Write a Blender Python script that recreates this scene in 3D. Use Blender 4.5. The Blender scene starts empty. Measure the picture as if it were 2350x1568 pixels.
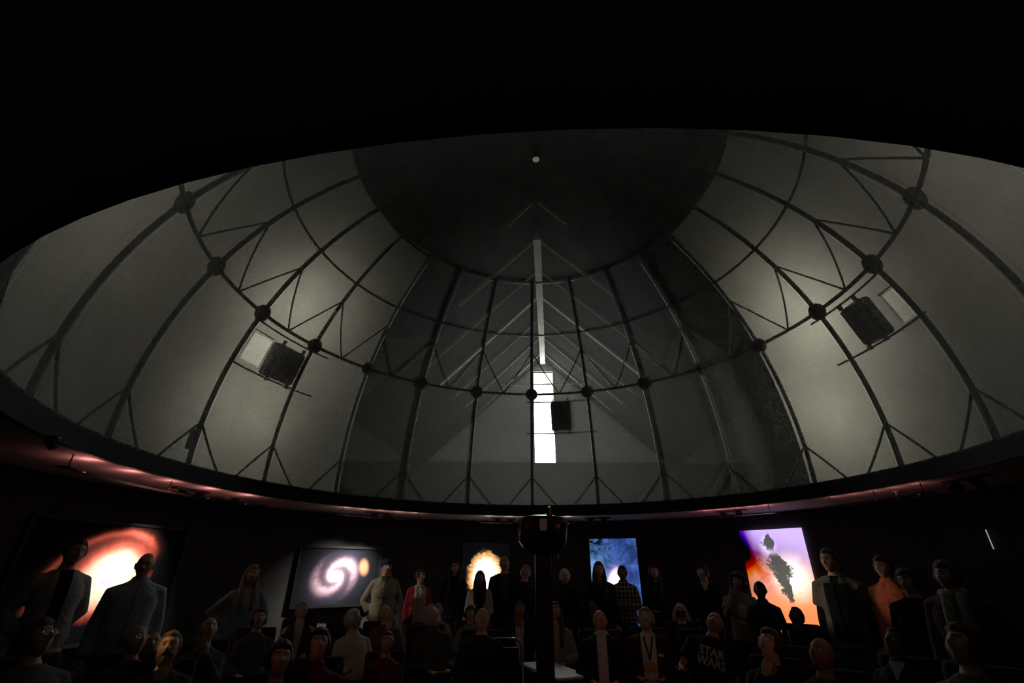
import bpy, math, random
import numpy as np
from mathutils import Matrix, Vector

random.seed(7); np.random.seed(7)
scene = bpy.context.scene
COL = scene.collection

# ------------------------------------------------------------------ camera, world, exposure
EYE = 1.58
F_PX, PITCH, ROLL = 1064.18, .4607, .0058
fw = Vector((0, math.cos(PITCH), math.sin(PITCH))); rt = Vector((1, 0, 0)); up = rt.cross(fw)
R2 = rt*math.cos(ROLL) + up*math.sin(ROLL); U2 = -rt*math.sin(ROLL) + up*math.cos(ROLL)
cam_d = bpy.data.cameras.new('camera'); cam_d.sensor_width = 36; cam_d.lens = 36*F_PX/2350
cam_d.clip_start = .05; cam_d.clip_end = 200
cam = bpy.data.objects.new('camera', cam_d); COL.objects.link(cam)
cam.matrix_world = Matrix((( R2.x, U2.x, -fw.x, 0), (R2.y, U2.y, -fw.y, 0), (R2.z, U2.z, -fw.z, EYE), (0, 0, 0, 1)))
scene.camera = cam

W = bpy.data.worlds.new('overcast_sky'); scene.world = W; W.use_nodes = True
W.node_tree.nodes['Background'].inputs[0].default_value = (.93, .97, 1, 1)
W.node_tree.nodes['Background'].inputs[1].default_value = 34.0
vs = scene.view_settings
vs.view_transform = 'Standard'; vs.look = 'None'; vs.exposure = 0.0; vs.gamma = 1; vs.use_curve_mapping = False
try:
    scene.cycles.use_denoising = True
    scene.cycles.use_adaptive_sampling = True; scene.cycles.adaptive_threshold = .06; scene.cycles.adaptive_min_samples = 20; scene.cycles.max_bounces = 5; scene.cycles.diffuse_bounces = 3; scene.cycles.glossy_bounces = 2; scene.cycles.transparent_max_bounces = 12
    scene.cycles.sample_clamp_indirect = 4
except Exception: pass

def lamp(name, kind, loc, energy, color=(1, 1, 1), target=None, size=.1, spot=None, blend=.6, parent=None):
    d = bpy.data.lights.new(name, kind); d.energy = energy; d.color = color
    if kind == 'AREA':
        d.size = size
    else:
        d.shadow_soft_size = size
    if kind == 'SPOT':
        d.spot_size = math.radians(spot); d.spot_blend = blend
    o = bpy.data.objects.new(name, d); COL.objects.link(o); o.location = loc
    if target is not None:
        o.rotation_euler = (Vector(target) - Vector(loc)).to_track_quat('-Z', 'Y').to_euler()
    if parent: 
        o.parent = parent
    return o

# daylight enters by the attic doorway only (portal guides the sky's light through it)
CX, CY = .361, 5.266                      # dome axis
DOME_C = Vector((CX, CY, EYE + 1.3745)); S = 4.476
RIM_Z = EYE + 1.1745; CEIL = EYE + 1.0; RIM_R = 4.472; WALL_R = 5.8
ATT_Y = 15.0                              # attic end wall
DOOR_X0, DOOR_X1 = .76, 1.42; DOOR_Z0, DOOR_Z1 = EYE + 3.12, EYE + 6.26
pd = bpy.data.lights.new('doorway_portal', 'AREA'); pd.shape = 'RECTANGLE'
pd.size = DOOR_X1 - DOOR_X0; pd.size_y = DOOR_Z1 - DOOR_Z0; pd.cycles.is_portal = True
po = bpy.data.objects.new('doorway_portal', pd); COL.objects.link(po)
po.location = ((DOOR_X0+DOOR_X1)/2, ATT_Y + .05, (DOOR_Z0+DOOR_Z1)/2); po.rotation_euler = (-math.pi/2, 0, 0)

# ------------------------------------------------------------------ helpers
def ray(x, y):
    a = (x-1175)/F_PX; b = (784-y)/F_PX
    return fw + R2*a + U2*b
def at_z(x, y, z):
    d = ray(x, y); return d*((z-EYE)/d.z) + Vector((0, 0, EYE))
def at_D(x, y, D):
    d = ray(x, y); return d*(D/math.hypot(d.x, d.y)) + Vector((0, 0, EYE))
def on_wall(x, y, R=WALL_R):
    d = ray(x, y); a = d.x**2+d.y**2; b = -(d.x*CX+d.y*CY); c = CX*CX+CY*CY-R*R
    return d*((-b+math.sqrt(b*b-a*c))/a) + Vector((0, 0, EYE))
def sph(az, el, R=S):
    a, e = math.radians(az), math.radians(el)
    return DOME_C + Vector((math.sin(a)*math.cos(e), math.cos(a)*math.cos(e), math.sin(e)))*R
def polar(az, R, z):
    a = math.radians(az); return Vector((CX+math.sin(a)*R, CY+math.cos(a)*R, z))

def tag(o, label=None, cat=None, group=None, kind=None):
    if label: o['label'] = label
    if cat: o['category'] = cat
    if group: o['group'] = group
    if kind: o['kind'] = kind
    return o
def empty(name, loc=(0, 0, 0), rz=0):
    o = bpy.data.objects.new(name, None); COL.objects.link(o); o.location = loc; o.rotation_euler = (0, 0, rz)
    o.empty_display_size = .1
    return o
def link(name, me, mat=None, parent=None):
    o = bpy.data.objects.new(name, me); COL.objects.link(o)
    if mat is not None and len(me.materials) == 0:
        for m in (mat if isinstance(mat, (list, tuple)) else [mat]): me.materials.append(m)
    if parent: o.parent = parent
    return o

class MB:
    """collects vertices and faces of one mesh"""
    def __init__(s): s.v = []; s.f = []; s.m = []
    def add(s, vs, fs, mi=0):
        n = len(s.v); s.v += [tuple(p) for p in vs]; s.f += [tuple(i+n for i in f) for f in fs]; s.m += [mi]*len(fs); return s
    def box(s, c, h, M=None, mi=0):
        P = [Vector((c[0]+i*h[0], c[1]+j*h[1], c[2]+k*h[2])) for i in (-1, 1) for j in (-1, 1) for k in (-1, 1)]
        if M is not None: P = [M @ p for p in P]
        return s.add(P, [(0, 1, 3, 2), (4, 6, 7, 5), (0, 4, 5, 1), (2, 3, 7, 6), (0, 2, 6, 4), (1, 5, 7, 3)], mi)
    def rbox(s, c, h, r=.03, M=None, mi=0, seg=3):
        """box with rounded edges: stack of rounded rectangles along z"""
        r = min(r, h[0], h[1], h[2]); rings = []
        zs = [(-h[2]+r*(1-math.cos(a)), r*(1-math.sin(a))) for a in [math.pi/2*i/seg for i in range(seg+1)]]
        zs = zs + [(-z, o) for z, o in reversed(zs)]
        for z, o in zs:
            ring = []
            for q, (sx, sy) in enumerate(((1, 1), (-1, 1), (-1, -1), (1, -1))):
                for i in range(seg+1):
                    a = math.pi/2*(q+i/seg)
                    ring.append(Vector((c[0]+sx*(h[0]-r)+math.cos(a)*(r-o), c[1]+sy*(h[1]-r)+math.sin(a)*(r-o), c[2]+z)))
            rings.append(ring)
        return s.rings(rings, M, mi)
    def rings(s, rings, M=None, mi=0, cap=True):
        n = len(rings[0]); P = [p for r in rings for p in r]
        if M is not None: P = [M @ Vector(p) for p in P]
        F = [(k*n+i, k*n+(i+1) % n, (k+1)*n+(i+1) % n, (k+1)*n+i) for k in range(len(rings)-1) for i in range(n)]
        if cap: F += [tuple(range(n-1, -1, -1)), tuple((len(rings)-1)*n+i for i in range(n))]
        return s.add(P, F, mi)
    def tube(s, pts, rad, seg=8, M=None, mi=0, round_ends=False, flat=None):
        pts = [Vector(p) for p in pts]; n = len(pts)
        rad = list(rad) if hasattr(rad, '__len__') else [rad]*n
        if round_ends:
            d0 = (pts[0]-pts[1]).normalized(); d1 = (pts[-1]-pts[-2]).normalized()
            pts = [pts[0]+d0*rad[0]*.9, pts[0]+d0*rad[0]*.55] + pts + [pts[-1]+d1*rad[-1]*.55, pts[-1]+d1*rad[-1]*.9]
            rad = [rad[0]*.35, rad[0]*.8] + rad + [rad[-1]*.8, rad[-1]*.35]; n += 4
        rings = []; ref = None
        for i, p in enumerate(pts):
            t = (pts[min(i+1, n-1)]-pts[max(i-1, 0)]).normalized()
            if ref is None: ref = Vector((0, 1, 0)) if abs(t.y) < .85 else Vector((1, 0, 0))
            a = (ref - t*ref.dot(t)).normalized(); b = t.cross(a); ref = a
            f = flat if flat else 1
            rings.append([p + (a*math.cos(q)*f + b*math.sin(q))*rad[i] for q in [2*math.pi*k/seg for k in range(seg)]])
        return s.rings(rings, M, mi)
    def ell(s, c, r, M=None, seg=12, n=8, mi=0):
        rings = []
        for j in range(1, n):
            ph = -math.pi/2+math.pi*j/n
            rings.append([Vector((c[0]+r[0]*math.cos(ph)*math.cos(2*math.pi*i/seg), c[1]+r[1]*math.cos(ph)*math.sin(2*math.pi*i/seg), c[2]+r[2]*math.sin(ph))) for i in range(seg)])
        return s.rings(rings, M, mi)
    def cyl(s, c, r, h, seg=24, M=None, mi=0, r2=None):
        r2 = r if r2 is None else r2
        return s.rings([[Vector((c[0]+q*math.cos(2*math.pi*i/seg), c[1]+q*math.sin(2*math.pi*i/seg), c[2]+z)) for i in range(seg)] for q, z in ((r, -h/2), (r2, h/2))], M, mi)
    def mesh(s, name, smooth=False):
        me = bpy.data.meshes.new(name); me.from_pydata(s.v, [], s.f)
        if any(s.m): me.polygons.foreach_set('material_index', s.m)
        if smooth: me.polygons.foreach_set('use_smooth', [True]*len(me.polygons))
        me.update(); return me
    def build(s, name, mat=None, parent=None, smooth=False):
        return link(name, s.mesh(name, smooth), mat, parent)

# ------------------------------------------------------------------ materials
class X:
    """scalar / vector node expressions"""
    def __init__(s, t, k): s.t = t; s.k = k
    def _m(s, op, *a):
        n = s.t.nodes.new('ShaderNodeMath'); n.operation = op
        for i, q in enumerate((s,)+a):
            if isinstance(q, X): s.t.links.new(q.k, n.inputs[i])
            else: n.inputs[i].default_value = q
        return X(s.t, n.outputs[0])
    def __add__(s, o): return s._m('ADD', o)
    __radd__ = __add__
    def __mul__(s, o): return s._m('MULTIPLY', o)
    __rmul__ = __mul__
    def __sub__(s, o): return s._m('SUBTRACT', o)
    def __rsub__(s, o): return (s*-1)+o
    def __truediv__(s, o): return s._m('DIVIDE', o)
    def pw(s, o): return s._m('POWER', o)
    def f(s, op, *a): return s._m(op, *a)
    def gauss(s, w): q = s/w; return (q*q*-1).f('EXPONENT')
    def step(s, a, b):
        n = s.t.nodes.new('ShaderNodeMapRange'); n.interpolation_type = 'SMOOTHSTEP'
        rev = a > b
        s.t.links.new(s.k, n.inputs[0]); n.inputs[1].default_value = min(a, b); n.inputs[2].default_value = max(a, b)
        n.inputs[3].default_value = 1. if rev else 0.; n.inputs[4].default_value = 0. if rev else 1.
        return X(s.t, n.outputs[0])
class G:
    def __init__(s, name):
        s.m = bpy.data.materials.new(name); s.m.use_nodes = True; s.t = s.m.node_tree
        s.b = s.t.nodes['Principled BSDF']; s.out = s.t.nodes['Material Output']
        tc = s.t.nodes.new('ShaderNodeTexCoord'); s.obj = tc.outputs['Object']
        sp = s.t.nodes.new('ShaderNodeSeparateXYZ'); s.t.links.new(s.obj, sp.inputs[0])
        s.x, s.y, s.z = (X(s.t, sp.outputs[i]) for i in range(3))
    def xyz(s, x, y, z=0.):
        n = s.t.nodes.new('ShaderNodeCombineXYZ')
        for i, q in enumerate((x, y, z)):
            if isinstance(q, X): s.t.links.new(q.k, n.inputs[i])
            else: n.inputs[i].default_value = q
        return n.outputs[0]
    def noise(s, scale, detail=4, rough=.6, vec=None, dist=0.):
        n = s.t.nodes.new('ShaderNodeTexNoise'); s.t.links.new(vec or s.obj, n.inputs['Vector'])
        n.inputs['Scale'].default_value = scale; n.inputs['Detail'].default_value = detail
        n.inputs['Roughness'].default_value = rough; n.inputs['Distortion'].default_value = dist
        return X(s.t, n.outputs[0])
    def stars(s, scale, r, dens=.5, vec=None):
        n = s.t.nodes.new('ShaderNodeTexVoronoi'); n.voronoi_dimensions = '2D'
        s.t.links.new(vec, n.inputs['Vector']); n.inputs['Scale'].default_value = scale
        sp = s.t.nodes.new('ShaderNodeSeparateColor'); s.t.links.new(n.outputs['Color'], sp.inputs[0])
        rnd = X(s.t, sp.outputs[0])
        return X(s.t, n.outputs['Distance']).step(r, r*.25)*rnd.step(1-dens, 1-dens+.12)
    def rgb(s, c, k):
        n = s.t.nodes.new('ShaderNodeVectorMath'); n.operation = 'SCALE'; n.inputs[0].default_value = c
        if isinstance(k, X): s.t.links.new(k.k, n.inputs['Scale'])
        else: n.inputs['Scale'].default_value = k
        return n.outputs[0]
    def vadd(s, *vs):
        a = vs[0]
        for b in vs[1:]:
            n = s.t.nodes.new('ShaderNodeVectorMath'); n.operation = 'ADD'
            s.t.links.new(a, n.inputs[0]); s.t.links.new(b, n.inputs[1]); a = n.outputs[0]
        return a
    def mix(s, k, a, b):
        n = s.t.nodes.new('ShaderNodeMix'); n.data_type = 'RGBA'
        if isinstance(k, X): s.t.links.new(k.k, n.inputs[0])
        else: n.inputs[0].default_value = k
        for q, i in ((a, 6), (b, 7)):
            if isinstance(q, tuple): n.inputs[i].default_value = (*q, 1)
            else: s.t.links.new(q, n.inputs[i])
        return n.outputs[2]
    def clampv(s, v, hi=.95):
        n = s.t.nodes.new('ShaderNodeVectorMath'); n.operation = 'MINIMUM'; s.t.links.new(v, n.inputs[0]); n.inputs[1].default_value = (hi,)*3
        q = s.t.nodes.new('ShaderNodeVectorMath'); q.operation = 'MAXIMUM'; s.t.links.new(n.outputs[0], q.inputs[0]); q.inputs[1].default_value = (0,)*3
        return q.outputs[0]
    def color(s, c, rough=.6, metal=0., spec=.3):
        if isinstance(c, tuple): s.b.inputs['Base Color'].default_value = (*c, 1)
        else: s.t.links.new(c, s.b.inputs['Base Color'])
        s.b.inputs['Roughness'].default_value = rough; s.b.inputs['Metallic'].default_value = metal
        s.b.inputs['Specular IOR Level'].default_value = spec
        return s
    def bump(s, h, k=.3, d=.01):
        n = s.t.nodes.new('ShaderNodeBump'); n.inputs['Strength'].default_value = k; n.inputs['Distance'].default_value = d
        s.t.links.new(h.k, n.inputs['Height']); s.t.links.new(n.outputs[0], s.b.inputs['Normal']); return s

_cache = {}
def paint(name, c, rough=.7, var=.15, scale=6, bump=0, metal=0., spec=.3):
    key = (name, c, rough, metal)
    if key not in _cache:
        g = G(name); n = g.noise(scale, 5)
        g.color(g.mix(n.step(.3, .7), tuple(q*(1-var) for q in c), tuple(min(1, q*(1+var)) for q in c)), rough, metal, spec)
        if bump: g.bump(g.noise(scale*6, 3), bump)
        _cache[key] = g.m
    return _cache[key]
def cloth(c, pat=None, c2=None):
    key = ('cloth', c, pat, c2)
    if key not in _cache:
        g = G('fabric'); folds = g.noise(5.5, 3, .55, dist=.6); fine = g.noise(90, 2)
        a = g.mix(fine.step(.35, .65), tuple(q*.86 for q in c), tuple(min(1, q*1.1) for q in c))
        if pat == 'plaid':
            k = ((g.x*95).f('SINE').step(.55, .75) + (g.z*95).f('SINE').step(.55, .75)).f('MINIMUM', 1.)
            a = g.mix(k, a, c2)
        elif pat == 'speckle':
            a = g.mix(g.noise(38, 3, .7).step(.48, .6), a, c2)
        elif pat == 'stripe':
            a = g.mix((g.z*120).f('SINE').step(.3, .6), a, c2)
        g.color(a, .9, 0, .15); g.bump(folds, .9, .035)
        _cache[key] = g.m
    return _cache[key]
def emis(name, c, k):
    g = G(name); g.color((.02, .02, .02)); g.b.inputs['Emission Color'].default_value = (*c, 1); g.b.inputs['Emission Strength'].default_value = k
    return g.m

M_STEEL = paint('dark_steel', (.035, .036, .036), .55, .2, 9)
M_PLATE = paint('node_steel', (.03, .03, .03), .6, .3, 14)
M_BLACK = paint('black_plastic', (.012, .012, .014), .45, .2, 12)
M_BLACKGLOSS = paint('black_enamel', (.010, .010, .012), .25, .2, 12, spec=.5)
M_CHROME = paint('chrome', (.88, .88, .90), .09, .04, 8, metal=1.)
M_WOOD = None
def wood(name, c):
    g = G(name); n = g.noise(3, 6, .6, vec=g.xyz(g.x*6, g.y*1, g.z*6))
    g.color(g.mix(n.step(.3, .7), tuple(q*.7 for q in c), c), .9, 0, .02); return g.m
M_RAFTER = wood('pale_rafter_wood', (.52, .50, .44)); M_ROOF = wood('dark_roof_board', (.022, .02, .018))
M_RIDGE = wood('ridge_wood', (.62, .60, .53))

# perforated projection screen: sheet metal with fine holes, so partly see-through
def screen_mat():
    g = G('perforated_screen'); t = g.t
    n = g.noise(2.2, 4, .6); scr = g.noise(60, 2, .5)
    tr = t.nodes.new('ShaderNodeBsdfTransparent'); tr.inputs[0].default_value = (1, 1, .97, 1)
    tl = t.nodes.new('ShaderNodeBsdfTranslucent'); tl.inputs[0].default_value = (.5, .5, .46, 1)
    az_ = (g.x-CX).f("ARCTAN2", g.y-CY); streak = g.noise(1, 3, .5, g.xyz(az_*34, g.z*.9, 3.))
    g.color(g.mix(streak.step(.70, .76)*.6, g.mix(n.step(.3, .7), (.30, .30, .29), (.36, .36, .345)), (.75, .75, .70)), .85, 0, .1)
    m1 = t.nodes.new('ShaderNodeMixShader'); m1.inputs[0].default_value = .25
    t.links.new(g.b.outputs[0], m1.inputs[1]); t.links.new(tl.outputs[0], m1.inputs[2])
    m2 = t.nodes.new('ShaderNodeMixShader'); k = scr.step(.3, .7)*.06+.49
    t.links.new(k.k, m2.inputs[0]); t.links.new(m1.outputs[0], m2.inputs[1]); t.links.new(tr.outputs[0], m2.inputs[2])
    t.links.new(m2.outputs[0], g.out.inputs[0]); return g.m
def backing_mat():
    g = G('backing_cloth'); t = g.t; n = g.noise(1.2, 5, .65)
    tl = t.nodes.new('ShaderNodeBsdfTranslucent'); df = t.nodes.new('ShaderNodeBsdfDiffuse')
    c = g.mix(n.step(.3, .7), (.60, .60, .545), (.72, .715, .65))
    t.links.new(c, tl.inputs[0]); t.links.new(c, df.inputs[0])
    m = t.nodes.new('ShaderNodeMixShader'); m.inputs[0].default_value = .45
    t.links.new(tl.outputs[0], m.inputs[1]); t.links.new(df.outputs[0], m.inputs[2]); t.links.new(m.outputs[0], g.out.inputs[0]); return g.m
M_SCREEN = screen_mat(); M_BACKING = backing_mat()

# ------------------------------------------------------------------ the room
M_FLOOR = paint('dark_carpet', (.03, .022, .028), .95, .3, 40, .4)
M_CEIL = paint('ceiling_plaster', (.40, .35, .33), .9, .08, 3, .1)
M_WALL = paint('dark_grey_wall', (.045, .045, .044), .9, .08, 2.5, .15)
def disc(R, z, seg=96, thick=.1):
    b = MB(); b.rings([[Vector((CX+R*math.sin(2*math.pi*i/seg), CY+R*math.cos(2*math.pi*i/seg), q)) for i in range(seg)] for q in (z-thick, z)]); return b
def annulus(r0, r1, z0, z1, seg=128):
    b = MB(); prof = [(r0, z0), (r1, z0), (r1, z1), (r0, z1)]; n = 4; V = []; Fc = []
    for i in range(seg):
        a = 2*math.pi*i/seg
        V += [(CX+r*math.sin(a), CY+r*math.cos(a), z) for r, z in prof]
    for i in range(seg):
        for k in range(n):
            j = (i+1) % seg; Fc.append((i*n+k, i*n+(k+1) % n, j*n+(k+1) % n, j*n+k))
    return b.add(V, Fc)
tag(disc(WALL_R+.2, 0).build('floor', M_FLOOR), kind='structure')
tag(annulus(RIM_R+.06, WALL_R+.2, CEIL, CEIL+.1).build('ceiling', M_CEIL), kind='structure')
tag(annulus(WALL_R, WALL_R+.15, 0, CEIL).build('wall_round', M_WALL, smooth=False), kind='structure')
tag(annulus(RIM_R, RIM_R+.06, CEIL-.012, RIM_Z+.02).build('trim_1', paint('black_trim', (.008, .008, .009), .8)), kind='structure')
tag(annulus(WALL_R-.015, WALL_R, 0, .1).build('baseboard_round', M_BLACK), kind='structure')

# attic shell around and above the dome
M_ATT = paint('attic_board', (.20, .19, .165), .9, .2, 3)
M_ATTW = paint('painted_attic_wall', (.72, .71, .63), .9, .12, 1.5, .1)
M_ATTL = paint('dark_block_wall', (.12, .115, .105), .9, .25, 4, .3)
X0, X1, Y0, Z0, Z1 = CX-7.4, CX+7.4, -2.6, CEIL+.1, EYE+7.6
def wallbox(name, a, b, mat):
    m = MB(); c = [(p+q)/2 for p, q in zip(a, b)]; h = [abs(q-p)/2 for p, q in zip(a, b)]
    return tag(m.box(c, h).build(name, mat), kind='structure')
wallbox('wall_attic_left', (X0-.1, Y0, Z0), (X0, ATT_Y, Z1), M_ATT)
wallbox('wall_attic_right', (X1, Y0, Z0), (X1+.1, ATT_Y, Z1), M_ATT)
wallbox('wall_attic_front', (X0-.1, Y0-.1, Z0), (X1+.1, Y0, Z1), M_ATT)
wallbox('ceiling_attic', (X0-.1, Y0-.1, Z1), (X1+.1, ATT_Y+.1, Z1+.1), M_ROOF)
b = MB()   # end wall with the doorway left open
def wb(b, x0, x1, z0, z1, y0=ATT_Y, y1=ATT_Y+.1): b.box(((x0+x1)/2, (y0+y1)/2, (z0+z1)/2), ((x1-x0)/2, (y1-y0)/2, (z1-z0)/2))
wb(b, X0-.1, DOOR_X0, DOOR_Z0, Z1); wb(b, DOOR_X1, X1+.1, DOOR_Z0, Z1); wb(b, DOOR_X0, DOOR_X1, DOOR_Z1, Z1)
tag(b.build('wall_attic_end', M_ATTW), kind='structure')
b = MB(); wb(b, X0-.1, X1+.1, Z0, DOOR_Z0); wb(b, X0-.1, X1+.1, DOOR_Z0-.06, DOOR_Z0-.005, ATT_Y-.05, ATT_Y)
tag(b.build('wall_attic_lower', M_ATTL), kind='structure')
# attic floor deck round the room's ceiling ring
tag(MB().box((CX, (CY+WALL_R+.2+ATT_Y+.1)/2, Z0-.05), (7.5, (ATT_Y+.1-CY-WALL_R-.2)/2, .05)).build('floor_attic_deck', paint('pale_bounce_deck_boards', (.62, .60, .52), .9, .15, 2)), kind='structure')  # end boards made pale to bounce doorway light on to the wall
b = MB()
for sx in (-1, 1):
    x0, x1 = sorted((CX+sx*(WALL_R*.99), CX+sx*7.5)); wb(b, x0, x1, Z0-.1, Z0, Y0-.1, CY+WALL_R+.2)
wb(b, X0, X1, Z0-.1, Z0, Y0-.1, CY-WALL_R-.15)
# the four corners between the square deck and the round ring
for sx in (-1, 1):
    for sy in (-1, 1):
        arc = [Vector((CX+sx*(WALL_R+.15)*math.sin(a), CY+sy*(WALL_R+.15)*math.cos(a), 0)) for a in [math.pi/2*i/16 for i in range(17)]]
        cor = Vector((CX+sx*(WALL_R+.2), CY+sy*(WALL_R+.2), 0)); V = []; Fc = []
        for p in arc: V += [(p.x, p.y, Z0-.02)]
        V.append((cor.x, cor.y, Z0-.02)); k = len(V)-1
        b.add(V, [(i, i+1, k) for i in range(16)])
tag(b.build('floor_attic', M_ATT), kind='structure')
# door frame
b = MB()
for x0, x1, z0, z1 in ((DOOR_X0-.06, DOOR_X0, DOOR_Z0, DOOR_Z1+.06), (DOOR_X1, DOOR_X1+.06, DOOR_Z0, DOOR_Z1+.06), (DOOR_X0, DOOR_X1, DOOR_Z1, DOOR_Z1+.06)):
    wb(b, x0, x1, z0, z1, ATT_Y-.03, ATT_Y+.12)
tag(b.build('door_1', M_ATTW), kind='structure')

# gable roof frame in front of the end wall (its ridge runs a few degrees off the room's axis)
RIDGE_Z = EYE+6.62
RP1 = at_z(1246, 842, RIDGE_Z); RP2 = at_z(1233, 560, RIDGE_Z)
RDIR = (RP1-RP2).normalized(); RSIDE = Vector((RDIR.y, -RDIR.x, 0)); R_LEN = 14.85-RP1.y
RP1 = RP1 + RDIR*R_LEN
roof = empty('roof_frame', RP1); tag(roof, 'pale timber ridge beam and rafters of the attic roof above the bright doorway', 'roof frame')
def rel(o, root): o.location = -Vector(root.location); return o
def basis(a, n, v, c): return Matrix(((a.x, n.x, v.x, c.x), (a.y, n.y, v.y, c.y), (a.z, n.z, v.z, c.z), (0, 0, 0, 1)))
b = MB(); b.box((0, 0, 0), (.085, 3.4, .13), basis(RSIDE, RDIR, Vector((0, 0, 1)), RP1-RDIR*3.4)); rel(b.build('ridge_beam', M_RIDGE, roof), roof)
for i in range(7):
    q0 = RP1 - RDIR*(.55+1.2*i) + Vector((0, 0, .03))
    for sx in (-1, 1):
        for L in np.arange(3.1+.15*i, .5, -.1):      # rafters stay clear of the dome
            p1 = q0 + RSIDE*(sx*L*.72) - Vector((0, 0, L*.69))
            if all((q0.lerp(p1, q)-DOME_C).length > S+.6 for q in np.linspace(0, 1, 12)): break
        else: continue
        p0 = q0 + RSIDE*sx*.085; d = p1-p0; a = d.normalized(); v = a.cross(RDIR)
        b = MB(); b.box((0, 0, 0), (d.length/2, .06 if i == 3 else .014, .03), basis(a, RDIR, v, (p0+p1)/2)); rel(b.build('rafter', M_RAFTER, roof), roof)
c = RP1-RDIR*1.1-Vector((0, 0, 1.3))
rel(MB().tube([c-RSIDE*1.33, c+RSIDE*1.33], .022).build('collar_tie', M_RAFTER, roof), roof)
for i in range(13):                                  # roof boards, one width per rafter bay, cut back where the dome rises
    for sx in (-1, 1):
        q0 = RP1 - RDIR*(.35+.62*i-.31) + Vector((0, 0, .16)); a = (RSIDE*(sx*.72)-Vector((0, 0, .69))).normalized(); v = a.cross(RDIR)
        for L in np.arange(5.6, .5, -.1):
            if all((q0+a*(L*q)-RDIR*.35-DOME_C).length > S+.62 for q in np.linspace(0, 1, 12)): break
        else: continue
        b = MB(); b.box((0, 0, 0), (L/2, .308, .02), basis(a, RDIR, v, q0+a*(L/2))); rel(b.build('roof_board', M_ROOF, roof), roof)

# ------------------------------------------------------------------ the dome
STEP = 360/22; AZ = [.9+STEP*k for k in range(-11, 11)]
EL1, EL2, ELA, ELB, EL0 = 26.2, 42.2, 56.6, 4.8, -2.55
def patch(az0, az1, el0, el1, R, na, ne):
    b = MB(); V = []; Fc = []
    for j in range(ne+1):
        for i in range(na+1): V.append(sph(az0+(az1-az0)*i/na, el0+(el1-el0)*j/ne, R))
    for j in range(ne):
        for i in range(na):
            k = j*(na+1)+i; Fc.append((k, k+1, k+na+2, k+na+1))
    return b.add(V, Fc)
scr = empty('dome_screen', DOME_C); tag(scr, 'huge hemispherical perforated grey projection screen hung over the audience', 'dome screen')
for a in AZ:
    for e0, e1, ne in ((EL0, EL1, 8), (EL1+.03, EL2, 6), (EL2+.03, 90, 16)):
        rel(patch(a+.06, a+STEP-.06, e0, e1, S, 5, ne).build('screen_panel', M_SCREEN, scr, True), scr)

frm = empty('steel_rib_cage', DOME_C); tag(frm, 'dark steel cage of curved ribs, rings and braces behind the dome screen', 'rib cage')
RF = S+.055
def arc(az0, el0, az1, el1, n, R=RF): return [sph(az0+(az1-az0)*i/n, el0+(el1-el0)*i/n, R) for i in range(n+1)]
def bar(name, pts, r, seg=6): return rel(MB().tube(pts, r, seg).build(name, M_STEEL, frm, True), frm)
for a in AZ:
    bar('rib', arc(a, EL0, a, ELA, 26), .032)
    bar('ring_bar', arc(a, EL1, a+STEP, EL1, 5), .026)
    bar('ring_bar', arc(a, EL2, a+STEP, EL2, 5), .02)
    bar('ring_bar', arc(a, ELA, a+STEP, ELA, 5), .026)
    mid = a+STEP/2
    bar('brace', arc(mid, EL1, a, 37.6, 6), .013); bar('brace', arc(mid, EL1, a+STEP, 37.6, 6), .013)
    bar('brace', arc(a, ELB, a-6.4, EL0, 5), .015); bar('brace', arc(a, ELB, a+6.4, EL0, 5), .015)
    n = (sph(a, EL1, 1)-DOME_C).normalized(); q = n.to_track_quat('Z', 'Y').to_matrix().to_4x4(); q.translation = sph(a, EL1, RF)
    b = MB().cyl((0, 0, 0), .125, .035, 20, q)
    for k in range(6): b.cyl((.085*math.cos(k*1.047), .085*math.sin(k*1.047), -.024), .014, .016, 6, q)
    rel(b.build('node_plate', M_PLATE, frm), frm)

# translucent backing cloth behind the two lit flanks
bk = empty('backing_cloth', DOME_C); tag(bk, 'pale translucent cloth stretched behind both flanks of the dome cage', 'backing cloth')
RB = S+.45
EDGE_L, EDGE_R = -45.0, 62.4
CARDS = [(-75.6, -70.4, 17.9, 23.9), (90.2, 93.9, 17.8, 23.3)]
edges = [EDGE_R + (360-(EDGE_R-EDGE_L))*k/16 for k in range(17)]
for k in range(16):
    fine = any(edges[k] < (a0 % 360) < edges[k+1] or edges[k] < (a1 % 360) < edges[k+1] for a0, a1, e0, e1 in CARDS)
    pb = patch(edges[k]+.03, edges[k+1]-.03, -2.2, 56.2, RB, 32 if fine else 6, 118 if fine else 22)
    def in_card(f):                                  # windows cut in the cloth behind the two pale sheets
        v = sum((Vector(pb.v[i]) for i in f), Vector())/4-DOME_C; az = math.degrees(math.atan2(v.x, v.y)); el = math.degrees(math.asin(v.z/v.length))
        return any(a0+.3 < az < a1-.3 and e0+.3 < el < e1-.3 for a0, a1, e0, e1 in CARDS)
    pb.f = [f for f in pb.f if not in_card(f)]; pb.m = [0]*len(pb.f)
    rel(pb.build('cloth_panel', M_BACKING, bk, True), bk)

# round pale disc at the very top of the dome, given its own glow
t = empty('zenith_disc', sph(0, 89.99, S-.03)); tag(t, 'small round pale disc with an added glow at the very top of the dome', 'disc')
MB().cyl((0, 0, 0), .055, .012, 24).build('lens', emis('disc_glow', (1, .97, .8), .11), t)  # the pale disc itself, with the added glow; no lamp lens
b = annulus(0, 0, 0, 0, 3); b = MB().cyl((0, 0, .006), .064, .012, 24); b.build('rim', M_STEEL, t)

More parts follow.
